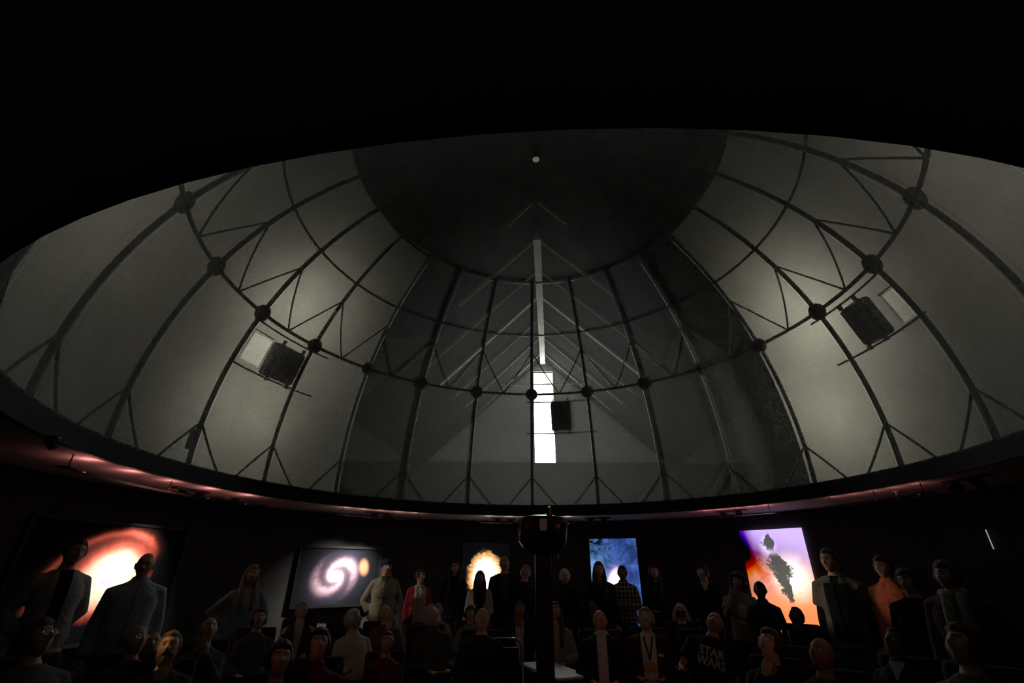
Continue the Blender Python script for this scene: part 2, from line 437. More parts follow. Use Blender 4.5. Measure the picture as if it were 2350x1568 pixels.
# loudspeakers hung on rails behind the screen
M_GRILLE = paint('speaker_grille', (.02, .02, .02), .7, .5, 60)
def speaker(az, el, azr0, azr1, elr0, elr1, label, w=.42, h=.62):
    R = S+.2; n = (sph(az, el, 1)-DOME_C).normalized(); e = Vector((math.cos(math.radians(az)), -math.sin(math.radians(az)), 0)); u = e.cross(-n).normalized()
    if u.z < 0: u = -u
    M = Matrix(((e.x, n.x, u.x, 0), (e.y, n.y, u.y, 0), (e.z, n.z, u.z, 0), (0, 0, 0, 1)))
    c = sph(az, el, R); root = empty('loudspeaker', c); tag(root, label, 'loudspeaker', 'loudspeakers hung behind the dome screen')
    MB().rbox((0, .06, 0), (w/2, .10, h/2), .05, M).build('cabinet', M_BLACK, root)
    MB().rbox((0, -.045, 0), (w/2-.025, .008, h/2-.03), .03, M).build('grille', M_GRILLE, root)
    for ee in (elr0, elr1):
        rel(MB().tube([sph(azr0+(azr1-azr0)*i/6, ee, S+.12) for i in range(7)], .014, 6).build('mounting_rail', M_STEEL, root), root)
    b = MB()
    for sx in (-1, 1):
        for sz in (-1, 1): b.box((sx*w*.36, -.02, sz*(h/2+.03)), (.012, .03, .035), M)
    b.build('bracket', M_STEEL, root)
    return root
speaker(9.1, 20.1, -.6, 18.6, 24.0, 15.8, 'black loudspeaker in front of the bright doorway, behind the dome')
speaker(-67.6, 20.3, -80.5, -59.2, 25.0, 16.3, 'black loudspeaker silhouetted on the left flank of the dome', w=.56, h=.56)
speaker(87.4, 20.8, 79.0, 99.0, 25.0, 16.5, 'black loudspeaker silhouetted on the right flank of the dome', w=.38, h=.58)
# white lit cards beside the two flank loudspeakers
def card(az0, az1, el0, el1, label):
    t = empty('reflector_card', sph((az0+az1)/2, (el0+el1)/2, RB-.015)); tag(t, label, 'card', 'pale cards beside the flank loudspeakers')
    b = patch(az0, az1, el0, el1, RB-.015, 2, 2)
    m = paint('white_card', (.9, .9, .84), .8)
    g = _cache.get('cardmat')
    if g is None:
        g = G('white_card_sheet'); tl = g.t.nodes.new('ShaderNodeBsdfTranslucent'); tl.inputs[0].default_value = (.93, .93, .86, 1)
        tr = g.t.nodes.new('ShaderNodeBsdfTransparent'); mx = g.t.nodes.new('ShaderNodeMixShader'); mx.inputs[0].default_value = .04
        g.t.links.new(tl.outputs[0], mx.inputs[1]); g.t.links.new(tr.outputs[0], mx.inputs[2]); g.t.links.new(mx.outputs[0], g.out.inputs[0]); _cache['cardmat'] = g
    rel(b.build('sheet', g.m, t), t)
    rel(MB().tube([sph(az0, el1, RB-.015), sph(az1, el1, RB-.015)], .008, 6).build('top_rod', M_STEEL, t), t)

# small vent can low on the left flank
t = empty('junction_can', sph(-79.6, 2.0, S+.2)); tag(t, 'small dark junction can low on the left flank of the dome', 'junction box')
MB().cyl((0, 0, 0), .06, .22, 14).build('can', M_BLACK, t); MB().cyl((0, 0, .12), .03, .05, 10).build('cap', M_STEEL, t)

# attic floodlights that light the backing cloth from outside
def flood(az, el, R, power, label, spot=150, col=(1, .97, .84), tgt=None):
    p = sph(az, el, R); t = empty('work_floodlight', p); tag(t, label, 'floodlight', 'floodlights in the attic behind the cloth')
    d = ((tgt or DOME_C)-p).normalized(); M = d.to_track_quat('-Z', 'Y').to_matrix().to_4x4()
    MB().rbox((0, 0, .1), (.15, .1, .05), .02, M).build('housing', M_BLACK, t)
    MB().rbox((0, 0, .045), (.13, .085, .006), .01, M).build('glass', paint('lamp_glass', (.8, .8, .8), .2), t)
    MB().tube([M @ Vector((0, 0, .14)), M @ Vector((0, 0, .22)), Vector((d.x*-.22, d.y*-.22, -.15)), Vector((d.x*-.22, d.y*-.22, CEIL+.1-p.z))], .018).build('stand', M_STEEL, t)
    b = MB()
    for k in range(3): b.tube([Vector((d.x*-.22, d.y*-.22, CEIL+.5-p.z)), Vector((d.x*-.22+.2*math.cos(k*2.1), d.y*-.22+.2*math.sin(k*2.1), CEIL+.112-p.z))], .01)
    b.build('tripod', M_STEEL, t)
    l = lamp('flood_lamp', 'SPOT', p+d*.08, power, col, p+d, .25, spot, .9)
    l.parent = t; l.location = d*.08
flood(-69, 31, 6.2, 62, 'floodlight in the attic aimed at the upper left flank of the dome')
flood(-69, 11, 6.2, 46, 'floodlight in the attic low behind the left flank of the dome')
flood(77, 27, 6.2, 80, 'floodlight in the attic aimed at the upper right flank of the dome')
flood(70, 10, 6.2, 52, 'floodlight in the attic low behind the right flank of the dome')
flood(-116, 24, 7.0, 38, 'floodlight in the attic at the rear left of the dome')
flood(122, 22, 7.0, 42, 'floodlight in the attic at the rear right of the dome')

# cards beside the flank loudspeakers
card(*CARDS[0], 'pale card hung left of the loudspeaker on the left dome flank')
card(*CARDS[1], 'pale card hung right of the loudspeaker on the right dome flank')

# ------------------------------------------------------------------ astronomy prints on the round wall
def poster_mat(name, w, h, fn, backlit=0):
    g = G(name); u = g.x/(w/2); v = g.z/(h/2)
    ua = g.x/(h/2)                                  # square units
    c = g.clampv(fn(g, u, v, ua, g.xyz(ua, v, 0.)))
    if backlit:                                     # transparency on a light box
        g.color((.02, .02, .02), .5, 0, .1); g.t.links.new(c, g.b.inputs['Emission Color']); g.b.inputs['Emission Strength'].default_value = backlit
    else: g.color(c, .6, 0, .08)
    return g.m
def rot(a, x, y): c, s_ = math.cos(a), math.sin(a); return x*c+y*s_, y*c-x*s_
def pr_helix(g, u, v, ua, vec):
    n = g.noise(3.2, 6, .62, vec, .4)-.5
    x, y = rot(.42, ua-.10, v-.03)
    r = ((x/.78)*(x/.78)+(y/.56)*(y/.56)).f('SQRT') + n*.28
    core = r.step(1.02, .45); red = r.step(1.28, .72); cx = r.step(.42, .12)
    x2, y2 = rot(.5, ua+.05, v+.02)
    r2 = ((x2/1.12)*(x2/1.12)+(y2/.82)*(y2/.82)).f('SQRT') + n*.12
    arc_ = (r2-1.0).gauss(.07)*(v*.8-ua*.55+.25).step(0, .7); haze = (r2-.9).gauss(.2)*(v*.8-ua*.4+.2).step(0, .6)
    st = g.stars(16, .05, .35, vec) + g.stars(9, .03, .25, vec)
    return g.vadd(g.rgb((.95, .16, .10), red*.9+arc_*.75+haze*.16), g.rgb((.5, .75, .55), core), g.rgb((-.25, -.45, .25), cx*.75), g.rgb((.8, .85, .9), st), g.rgb((.004, .0045, .0055), 1.))
def pr_spiral(g, u, v, ua, vec):
    x, y = rot(.62, ua+.16, v+.02)
    n = g.noise(5.5, 6, .65, vec, .3); n2 = g.noise(16, 5, .7, vec)
    x = x/.95; y = y/.78
    r = (x*x+y*y).f('SQRT'); th = y.f('ARCTAN2', x)
    ph = th*2 + (r+.04).f('LOGARITHM', math.e)*5.2 + (n-.5)*2.2 + 1.0
    arm = (ph.f('COSINE')*.5+.5).pw(1.5)
    disk = r.step(1.22, .6); core = r.gauss(.20); halo = r.gauss(.62)
    knots = n2.step(.52, .74)*arm*r.step(.2, .5)*r.step(1.05, .8)
    arms = arm*disk*(n*.9+.35)
    cx_, cy_ = rot(.2, ua-1.0, v-.32); cn = n*.5+.6
    comp = ((cx_/.24)*(cx_/.24)+(cy_/.36)*(cy_/.36)).f('SQRT').step(1.15, .35)*cn
    st = g.stars(22, .05, .3, vec)
    return g.vadd(g.rgb((.85, .55, .62), arms*.75), g.rgb((1., .88, .72), core*1.1), g.rgb((.50, .24, .24), halo*.30), g.rgb((.45, .09, .13), knots), g.rgb((.05, .055, .11), r.gauss(.9)*.9),
                  g.rgb((.60, .26, .12), comp), g.rgb((.6, .6, .62), st), g.rgb((.008, .0085, .010), 1.))
def pr_remnant(g, u, v, ua, vec):
    n = g.noise(4.5, 7, .7, vec, .8); n2 = g.noise(13, 5, .7, vec, 1.2)
    x, y = ua+.0, v+.02
    r = ((x/.60)*(x/.60)+(y/.74)*(y/.74)).f('SQRT') + (n-.5)*.55 + (n2-.5)*.35
    core = r.step(.86, .45); shell = r.step(1.08, .78); fil = (n2-.5).gauss(.06)*r.step(1.12, .9)*r.step(.45, .7)
    st = g.stars(20, .05, .35, vec)
    return g.vadd(g.rgb((.95, .95, .9), core), g.rgb((.75, .30, .12), shell*.75), g.rgb((.25, .55, .65), (r-.62).gauss(.16)*((n-.35).f('MAXIMUM', 0.))*1.6), g.rgb((.9, .45, .15), fil*.7), g.rgb((.7, .75, .8), st), g.rgb((.0012, .0014, .002), 1.))
def pr_bluefield(g, u, v, ua, vec):
    n = g.noise(2.2, 6, .65, vec, .5); n2 = g.noise(7, 6, .7, vec, .6)
    cloud = n.step(.34, .68); teal = (u+.9).gauss(.7)*(v+.1).gauss(.8)*n.step(.25, .6)
    x, y = rot(-.30, ua+.06, v+.10)
    hot = ((x/.19)*(x/.19)+(y/.46)*(y/.46)+(n2-.5)*.9).step(1.1, .25)
    dark = (n2.step(.45, .6)*(v-.6).step(-.5, .5)*(u*-1+.1).step(-.4, .6))
    st = g.stars(15, .07, .5, vec); s2 = g.stars(7, .045, .4, vec)
    return g.vadd(g.rgb((.05, .11, .42), cloud*.8+.22), g.rgb((.12, .26, .30), teal*.9), g.rgb((.95, .72, .62), hot), g.rgb((.35, .2, .28), ((x/.3)*(x/.3)+(y/.6)*(y/.6)).f('SQRT').step(1.1, .3)*.5), g.rgb((.9, .6, .5), s2), g.rgb((.75, .75, .9), st), g.rgb((-.06, -.1, -.3), dark*.9))
def pr_pillar(g, u, v, ua, vec):
    n = g.noise(2.2, 8, .66, vec, .5); n2 = g.noise(7.5, 8, .72, vec, 1.2); n3 = g.noise(1.3, 4, .5, vec)
    # dark dust column: head, bent shoulder and a long ragged tail leaning right
    cx_ = v.step(.9, -.4)*.20-.06 + (v*7).f('SINE')*.035 + (n-.5)*.34
    w = (v-.74).gauss(.12)*.10 + (v-.30).gauss(.20)*.17 + (v+.05).gauss(.30)*.10 + .02
    d = (ua-cx_).f('ABSOLUTE')/w + (n2-.5)*3.2
    col = d.step(1.15, .75)*v.step(-.44, -.34)*v.step(.95, .88)*(1-(v-.55).gauss(.05)*.75)
    top = (v+u*.15).step(.15, 1.0); bot = (v-u*.12).step(.10, -.50)
    glow = (((ua-.24)/.40)*((ua-.24)/.40)+((v-.08)/.46)*((v-.08)/.46)+(n-.5)*1.2).f('MAXIMUM', 0.).f('SQRT').step(1.25, .15)
    glow2 = (((ua+.10)/.16)*((ua+.10)/.16)+((v-.66)/.20)*((v-.66)/.20)).f('SQRT').step(1.4, .2)
    left = (u+1.02).gauss(.34)*(v-.1).step(-.6, .5); rust = (u+.45).gauss(.3)*(v-.25).gauss(.4)*n.step(.35, .65)
    st = g.stars(9, .03, .3, vec)
    base = g.vadd(g.rgb((.50, .36, .78), top), g.rgb((.88, .24, .075), bot*(n*.5+.62)), g.rgb((.86, .42, .36), (v-.08).gauss(.36)*(n3*.5+.55)), g.rgb((.70, .72, .60), glow*.85), g.rgb((.5, .5, .6), glow2*.7), g.rgb((-.20, -.32, -.34), rust*.8), g.rgb((-.42, -.40, -.48), left), g.rgb((.7, .7, .7), st))
    return g.mix(col*.97, g.clampv(base), (.05, .052, .045))
def poster(name, az0, az1, z0, z1, fn, label, frame=.04, fcol=M_BLACK, backlit=0):
    half = math.radians(abs(az1-az0)/2); az = (az0+az1)/2; w = 2*WALL_R*math.sin(half); h = z1-z0
    p = polar(az, WALL_R*math.cos(half)-.035, (z0+z1)/2)
    t = empty('wall_print', p, -math.radians(az)); tag(t, label, 'poster', 'astronomy prints on the round wall')
    iw, ih = w-2*frame, h-2*frame
    MB().box((0, 0, 0), (iw/2, .012, ih/2)).build('print', poster_mat(name, iw, ih, fn, backlit), t)
    if frame:
        for sx in (-1, 1): MB().box((sx*(w/2-frame/2), -.004, 0), (frame/2, .028, h/2)).build('frame_rail', fcol, t)
        for sz in (-1, 1): MB().box((0, -.004, sz*(h/2-frame/2)), (w/2-frame, .028, frame/2)).build('frame_rail', fcol, t)
    else:
        MB().box((0, .02, 0), (iw/2-.05, .008, ih/2-.05)).build('backing_board', M_BLACK, t)
    return p
P1 = poster('red_eye_nebula', -87.0, -66.0, EYE-.83, EYE+.56, pr_helix, 'framed print of a glowing red eye-shaped nebula, leftmost on the wall', .035)
P2 = poster('pink_spiral', -46.6, -30.9, EYE-.60, EYE+.42, pr_spiral, 'black-framed print of a pink spiral galaxy with an orange companion', .045)
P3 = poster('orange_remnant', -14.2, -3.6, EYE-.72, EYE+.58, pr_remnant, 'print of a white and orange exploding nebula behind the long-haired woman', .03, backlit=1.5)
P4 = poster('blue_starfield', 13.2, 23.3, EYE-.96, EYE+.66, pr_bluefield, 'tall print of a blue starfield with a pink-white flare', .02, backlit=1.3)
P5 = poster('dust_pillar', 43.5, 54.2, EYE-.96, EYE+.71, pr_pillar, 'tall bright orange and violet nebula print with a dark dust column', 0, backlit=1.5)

# ------------------------------------------------------------------ ceiling fixtures
def spot_fixture(px, py, targets, label, power, spot=58, col=(1, .95, .88), loc=None):
    p = at_z(px, py, CEIL) if loc is None else Vector((*loc, CEIL)); az = math.atan2(p.x-CX, p.y-CY)
    t = empty('spotlight_track', p, -az); tag(t, label, 'spotlight', 'twin spotlights on the ceiling')
    R = Matrix.Rotation(az, 3, 'Z')
    MB().box((0, 0, -.012), (.26, .05, .012)).build('track_plate', M_BLACK, t)
    for sx, (tg, k) in zip((-1, 1), targets):
        d = R @ (Vector(tg)-(p+Vector((sx*.13, 0, -.09)))).normalized(); M = d.to_track_quat('-Z', 'Y').to_matrix().to_4x4(); M.translation = Vector((sx*.13, 0, -.09))
        can = MB().cyl((0, 0, .0), .05, .12, 16, M, r2=.06).build('lamp_can', M_BLACK, t)
        MB().cyl((0, 0, -.052), .045, .01, 16, M).build('lens', paint('lens_glass', (.5, .5, .5), .2), can)
        MB().tube([(sx*.13, 0, -.02), (sx*.13, 0, -.09)], .014).build('stem', M_BLACK, t)
        l = lamp('spot_lamp', 'SPOT', (0, 0, 0), power*k, col, None, .04, spot, 1., t)
        l.location = Vector((sx*.13, 0, -.09)) + d*.075; l.rotation_euler = d.to_track_quat('-Z', 'Y').to_euler()
    return t
#@@FIXTURES
def over(p, R=5.0, da=0.):
    az = math.degrees(math.atan2(p.x-CX, p.y-CY))+da; q = polar(az, R, 0); return (q.x, q.y)
def low(p, dz, da=0.): az = math.radians(-math.degrees(math.atan2(p.x-CX, p.y-CY))); return p + Matrix.Rotation(az, 3, 'Z') @ Vector((da, 0, dz))
spot_fixture(280, 1122, [(low(P1, -.20, .0), 1.), (low(P1, -.15, .2), 1.)], 'twin black spotlight on the ceiling above the red nebula print', 95, 72, loc=over(P1, 5.0, 3))
spot_fixture(825, 1168, [(low(P2, -.3, -.2), 1.), (low(P2, -.80, .10), 2.4)], 'twin black spotlight on the ceiling above the spiral galaxy print', 110, 84, loc=over(P2, 5.0, 4))
spot_fixture(1160, 1195, [(low(P3, -.1), 1.), (low(P3, -.1, .1), 1.)], 'twin black spotlight on the ceiling above the white and orange nebula print', 0, 62, loc=over(P3, 5.05, 3))
spot_fixture(1360, 1195, [(low(P4, -.3), 1.), (low(P4, -.1, .0), 1.)], 'twin black spotlight on the ceiling above the blue starfield print', 0, 66, loc=over(P4, 5.05, -2))
spot_fixture(1670, 1168, [(low(P5, .0), 1.), (low(P5, -.45), 1.6)], 'twin black spotlight on the ceiling above the orange dust column print', 0, 100, loc=over(P5, 4.95, -3))
spot_fixture(2345, 1097, [(Vector((5.9, 5.0, 1.7)), .0), (Vector((5.9, 5.6, 1.7)), .0)], 'twin black spotlight switched off at the right end of the ceiling', 1, 40, loc=(5.25, 5.5))

# red aisle light troughs on the ceiling beside the dome trim
def cove(az0, az1, label, power, col):
    am = (az0+az1)/2; t = empty('cove_light', polar(am, RIM_R+.2, CEIL)); tag(t, label, 'cove light', 'red cove lights on the ceiling')
    b = MB(); V = []; Fc = []; n = 10
    for i in range(n+1):
        a = az0+(az1-az0)*i/n
        V += [polar(a, RIM_R+.13, CEIL-.135), polar(a, RIM_R+.27, CEIL-.135), polar(a, RIM_R+.27, CEIL-.125), polar(a, RIM_R+.13, CEIL-.125)]
    for i in range(n):
        for k in range(4): Fc.append((i*4+k, i*4+(k+1) % 4, i*4+4+(k+1) % 4, i*4+4+k))
    Fc += [(3, 2, 1, 0), (n*4, n*4+1, n*4+2, n*4+3)]
    rel(b.add(V, Fc).build('trough', M_BLACK, t), t)
    b = MB()
    for a in (az0+1, am, az1-1): b.box(tuple(polar(a, RIM_R+.2, CEIL-.064)), (.004, .004, .064))
    rel(b.build('hanger', M_BLACK, t), t)
    for k in range(5):
        a = az0+(az1-az0)*(.1+.2*k); q_ = polar(a, RIM_R+.2, CEIL-.118)-polar(am, RIM_R+.2, CEIL)
        lamp('cove_lamp', 'SPOT', q_, power, col, q_+Vector((0, 0, 1)), .03, 172, .25, parent=t)
cove(-100, -62, 'long red cove light trough at the left edge of the dome', 2.6, (1, .36, .34))
cove(40, 56, 'red cove light trough at the right edge of the dome', 1.3, (1, .28, .38))
cove(66, 84, 'red cove light trough at the far right edge of the dome', .5, (1, .36, .36))
cove(-46, -26, 'red cove light trough at the far side of the dome, left of the projector', 1.3, (1, .52, .42))
cove(-12, 12, 'cove light trough behind the projector at the far side of the dome', 1.6, (1, .80, .74))
# unseen red fill lamps added on the near ceiling to redden the audience's faces
for az, lab in ((150, 'added dim red fill spotlight on the near ceiling, right of the viewer'), (-150, 'added dim red fill spotlight on the near ceiling, left of the viewer')):
    p = polar(az, RIM_R+.35, CEIL); t = empty('red_fill_light', p); tag(t, lab, 'spotlight', 'added red fill lights on the near ceiling')
    dd = (Vector((.3, 7.4, .85))-p).normalized(); Mq = dd.to_track_quat('-Z', 'Y').to_matrix().to_4x4(); Mq.translation = Vector((0, 0, -.08))
    MB().cyl((0, 0, 0), .045, .11, 16, Mq).build('lamp_can', M_BLACK, t); MB().cyl((0, 0, -.008), .06, .016, 16).build('mount', M_BLACK, t); MB().tube([(0, 0, -.01), (0, 0, -.08)], .012).build('stem', M_BLACK, t)
    l = lamp('red_fill_lamp', 'SPOT', dd*.065+Vector((0, 0, -.08)), 13, (1, .34, .24), None, .03, 42, .7, t); l.rotation_euler = dd.to_track_quat('-Z', 'Y').to_euler()

# small ceiling fittings
for (x, y), lab in (((133, 1109), 'sprinkler head on the ceiling left of the twin spotlight'), ((520, 1142), 'sprinkler head on the ceiling between the two left spotlights'), ((1100, 1191), 'sprinkler head on the ceiling left of the projector'), ((2055, 1127), 'sprinkler head on the right part of the ceiling')):
    p = at_z(x, y, CEIL); t = empty('sprinkler', p); tag(t, lab, 'sprinkler', 'ceiling sprinklers')
    MB().cyl((0, 0, -.006), .045, .012, 16).build('rose', paint('white_enamel', (.55, .52, .5), .5), t)
    MB().cyl((0, 0, -.03), .012, .04, 8).build('nozzle', M_CHROME, t); MB().cyl((0, 0, -.052), .022, .004, 10).build('deflector', M_CHROME, t)
p = at_z(45, 1105, CEIL); t = empty('smoke_detector', p); tag(t, 'smoke detector with a tiny red lamp at the far left of the ceiling', 'smoke detector')
MB().cyl((0, 0, -.02), .055, .04, 20).build('body', paint('detector_plastic', (.2, .19, .18), .6), t); MB().cyl((.03, -.03, -.043), .006, .006, 8).build('red_lamp', emis('red_led', (1, .05, .05), 3), t)
# thin bright edge on the right wall, its reflection added as a glowing rod
p = on_wall(2271, 1238, WALL_R-.03); t = empty('glowing_edge', p); tag(t, 'thin bright vertical edge on the dark right wall, added as a glowing rod', 'bright edge')
MB().cyl((0, 0, 0), .006, .24, 8).build('tube', emis('edge_glow', (.85, .9, 1), .35), t)
for sz in (-1, 1): MB().cyl((0, 0, sz*.13), .010, .03, 8).build('edge_end', M_BLACK, t)

# ------------------------------------------------------------------ projector in the middle of the room
pr = empty('star_projector', (CX-.03, CY, 0)); tag(pr, 'tall black star projector column with a rounded head in the middle of the room', 'projector')
MB().cyl((0, 0, .03), .3, .06, 32).build('base', M_BLACK, pr)
MB().rbox((0, 0, .93), (.083, .09, .88), .02).build('column', M_BLACK, pr)
b = MB(); rings = []
for z, wx, wy in ((1.74, .10, .10), (1.80, .20, .17), (1.86, .245, .19), (1.98, .262, .20), (2.04, .265, .20), (2.075, .25, .19), (2.10, .20, .16), (2.115, .12, .10)):
    rings.append([Vector((wx*math.copysign(abs(math.cos(a))**.55, math.cos(a)), wy*math.copysign(abs(math.sin(a))**.55, math.sin(a)), z)) for a in [2*math.pi*i/32 for i in range(32)]])
head = b.rings(rings).build('head', M_BLACKGLOSS, pr, True)
for k in range(9): MB().box((-.13, -.2, 2.035-.018*k), (.085, .006, .004)).build('vent_slat', M_BLACK, head)
MB().box((-.002, -.204, 2.01), (.036, .002, .056)).build('sticker', paint('white_sticker', (.75, .75, .66), .6, .25, 60), head)
MB().tube([(-.267, 0, 2.035), (-.29, 0, 2.035)], .022, 12).build('knob', M_BLACK, head)
MB().cyl((.08, -.02, 2.15), .03, .09, 16).build('lens_barrel', M_BLACKGLOSS, pr)
MB().ell((.08, -.02, 2.195), (.026, .026, .012)).build('lens', paint('lens_crystal', (.75, .78, .9), .05, .05, 4, spec=1., metal=.9), pr, True)
MB().tube([(.02, -.02, 2.12), (.075, -.02, 2.14)], .012).build('arm', M_CHROME, pr)
MB().tube([(.09, -.19, 2.08), (.11, -.225, 1.98), (.15, -.22, 1.90), (.165, -.17, 1.78), (.15, -.10, 1.70)], .007, 6).build('cable', M_BLACKGLOSS, pr, True)
MB().tube([(.06, -.20, 2.05), (.075, -.22, 1.93), (.12, -.2, 1.87), (.09, -.1, 1.72)], .006, 6).build('cable', M_BLACKGLOSS, pr, True)
b = MB()
for (x, z) in ((-.03, 1.83), (.05, 1.82), (-.04, 1.75), (.045, 1.77), (.10, 1.72)): b.cyl((0, 0, 0), .004, .006, 6, Matrix.Translation((x, -.17+abs(x)*.2, z)) @ Matrix.Rotation(math.pi/2, 4, 'X'))
b.build('screw', M_CHROME, pr)

# white-topped table beside the projector
tb = empty('table', (.477, 6.21, 0), math.radians(22.7)); tag(tb, 'small low table with a white top beside the projector column', 'table')
MB().rbox((0, 0, .606), (.20, .48, .014), .012).build('table_top', paint('white_laminate', (.78, .76, .73), .5, .05), tb)
for sx in (-1, 1):
    for sy in (-1, 1): MB().tube([(sx*.16, sy*.42, .60), (sx*.17, sy*.44, 0)], .014).build('leg', M_BLACK, tb)

# folding chair with chromed tube frame
fp = at_D(1157, 1500, 6.0); fc = empty('folding_chair', (fp.x, fp.y, 0), math.radians(8)); tag(fc, 'empty folding chair with a shiny chromed tube back', 'chair')
fr = []
for i in range(13):
    a = math.pi*(1-i/12); fr.append((.20*math.copysign(abs(math.cos(a))**.5, math.cos(a)), .10+.02*0, .84+.07*abs(math.sin(a))**.6))
MB().tube([(-.225, -.16, .0), (-.215, .02, .45)]+fr+[(.215, .02, .45), (.225, -.16, 0)], .013, 10).build('tube_frame', M_CHROME, fc, True)
MB().rbox((0, .085, .73), (.175, .012, .10), .012).build('backrest', M_BLACK, fc)
MB().rbox((0, -.02, .45), (.19, .19, .018), .015).build('seat', M_BLACK, fc)
for sx in (-1, 1): MB().tube([(sx*.2, -.12, .47), (sx*.205, .24, 0)], .012, 8).build('rear_leg', M_CHROME, fc)
MB().box((-.155, .07, .80), (.022, .004, .05)).build('paper_tag', paint('paper', (.8, .78, .62), .7), fc)

# ------------------------------------------------------------------ people
M_EYE = [paint('eye_white', (.75, .73, .70), .2, .03, 8, spec=.8), paint('iris', (.04, .025, .02), .1, .1, 8, spec=.8)]
def skin(c): return paint('skin', c, .55, .10, 26, .08, spec=.35)
def hairm(c): return paint('hair', c, .55, .35, 55, .5, spec=.4)
LIGHT, TAN, BROWN, DARK = (.56, .34, .25), (.46, .27, .18), (.25, .13, .08), (.12, .06, .04)
def lens_mat():
    if 'lensm' not in _cache:
        g = G('spectacle_lens'); gl = g.t.nodes.new('ShaderNodeBsdfGlossy'); gl.inputs['Roughness'].default_value = .03
        tr = g.t.nodes.new('ShaderNodeBsdfTransparent'); mx = g.t.nodes.new('ShaderNodeMixShader'); mx.inputs[0].default_value = .88
        g.t.links.new(gl.outputs[0], mx.inputs[1]); g.t.links.new(tr.outputs[0], mx.inputs[2]); g.t.links.new(mx.outputs[0], g.out.inputs[0]); _cache['lensm'] = g.m
    return _cache['lensm']
def head_fn(TH, PH):
    """skull, jaw and face as one surface; angles: TH around (0 = face), PH up"""
    c = np.cos(PH); low = np.clip(-np.sin(PH), 0, 1); ce = np.where(PH < 0, np.maximum(c, 0)**.72, np.maximum(c, 0))
    x = .074*ce*np.sin(TH); y = -.095*ce*np.cos(TH); z = .117*np.sin(PH)
    x = x*(1-.30*low**1.4); back = np.clip(y/.095, 0, 1); y = y*(1-.38*low*back) + .012*back*np.clip(np.sin(PH), 0, 1)
    fr = np.clip(-y/.09, 0, 1)**.5*(y < 0)
    g = lambda a, w: np.exp(-(a/w)**2)
    y = y + fr*.013*(g(x-.031, .017)+g(x+.031, .017))*g(z-.004, .012)
    y = y - fr*.005*g(z-.026, .010)*np.clip(1-np.abs(x)/.055, 0, 1)
    ramp = np.clip((.020-z)/.048, 0, 1)*np.where(z < -.030, np.clip((z+.045)/.015, 0, 1), 1)
    y = y - fr*.026*g(x, .0115)*ramp - fr*.006*g(np.abs(x)-.013, .006)*g(z+.034, .008)
    y = y - fr*(.006*g(x, .021)*(g(z+.053, .006)+g(z+.067, .007)) - .004*g(x, .02)*g(z+.060, .0035))
    y = y - fr*.010*g(x, .022)*g(z+.096, .017)
    x = x*(1+.05*g(z+.01, .03))
    return x, y, z
def head_grid(nu, nv):
    u = np.linspace(0, 2*np.pi, nu, endpoint=False); th = u-.62*np.sin(u); ph = np.linspace(-np.pi/2*.985, np.pi/2*.985, nv)
    return np.meshgrid(th, ph)
def grid_faces(nu, nv):
    F = [(j*nu+i, j*nu+(i+1) % nu, (j+1)*nu+(i+1) % nu, (j+1)*nu+i) for j in range(nv-1) for i in range(nu)]
    return F + [tuple(range(nu-1, -1, -1)), tuple((nv-1)*nu+i for i in range(nu))]
HU, HV = 52, 40
TH_, PH_ = head_grid(HU, HV); HX, HY, HZ = head_fn(TH_, PH_); HEADV = np.stack([HX, HY, HZ], -1).reshape(-1, 3); HEADF = grid_faces(HU, HV)
def sm(a, lo, hi): t = np.clip((a-lo)/(hi-lo), 0, 1); return t*t*(3-2*t)
def shell(kind, seed=0):
    """hair, hoods, hats and beards: closed head-shaped shells that rise out of the skin inside a mask"""
    nu, nv = 40, 30; TH, PH = head_grid(nu, nv); x, y, z = head_fn(TH, PH)
    hy = -.095*np.cos(PH)*np.cos(TH)                       # smooth depth, without nose
    front = sm(-hy, .02, .06); rng = np.random.RandomState(seed)
    ph1, ph2 = rng.rand(2)*6
    wav = .5+.5*np.sin(TH*7+ph1+4*PH)*np.sin(PH*9+ph2)
    if kind == 'short': m = sm(z-.062*front-(.0)*(1-front), -.045, .0)*(1-front*(1-sm(z, .058, .075))); t = .012+.005*wav
    elif kind == 'thin': m = sm(.02+hy*1.2-.0*z, .01, .03)*sm(z, -.05, -.02)*(1-sm(z, .04, .08)*.9); t = .006+.003*wav
    elif kind == 'curly': m = sm(z, -.06, -.02)*(1-front*(1-sm(z, .045, .07))); t = .026+.016*wav
    elif kind == 'full': m = sm(z, -.075, -.03)*(1-front*(1-sm(z, .045, .065))); t = .019+.008*wav
    elif kind == 'long': m = sm(z, -.11, -.09)*(1-front*(1-sm(z, .055, .075))); t = .017+.004*wav
    elif kind == 'beanie': m = sm(z-.036*front, -.012, .004); t = .018+.003*wav
    elif kind == 'hood': m = 1-sm(-hy, .045, .075)*(1-sm(z, .085, .105)); t = .030+.0*wav
    elif kind == 'beard': m = sm(-hy+.02, .02, .05)*sm(-z, .030, .052)*(1-np.exp(-(x/.022)**2-((z+.060)/.008)**2)); t = .016+.008*wav+.02*sm(-z, .07, .11)
    off = -.007+(t+.007)*m
    # outward direction from an inner axis point
    dx, dy, dz = x, y-.005, z-.005; L = np.sqrt(dx*dx+dy*dy+dz*dz); 
    V = np.stack([x+dx/L*off, y+dy/L*off, z+dz/L*off], -1).reshape(-1, 3)
    return V, grid_faces(nu, nv)

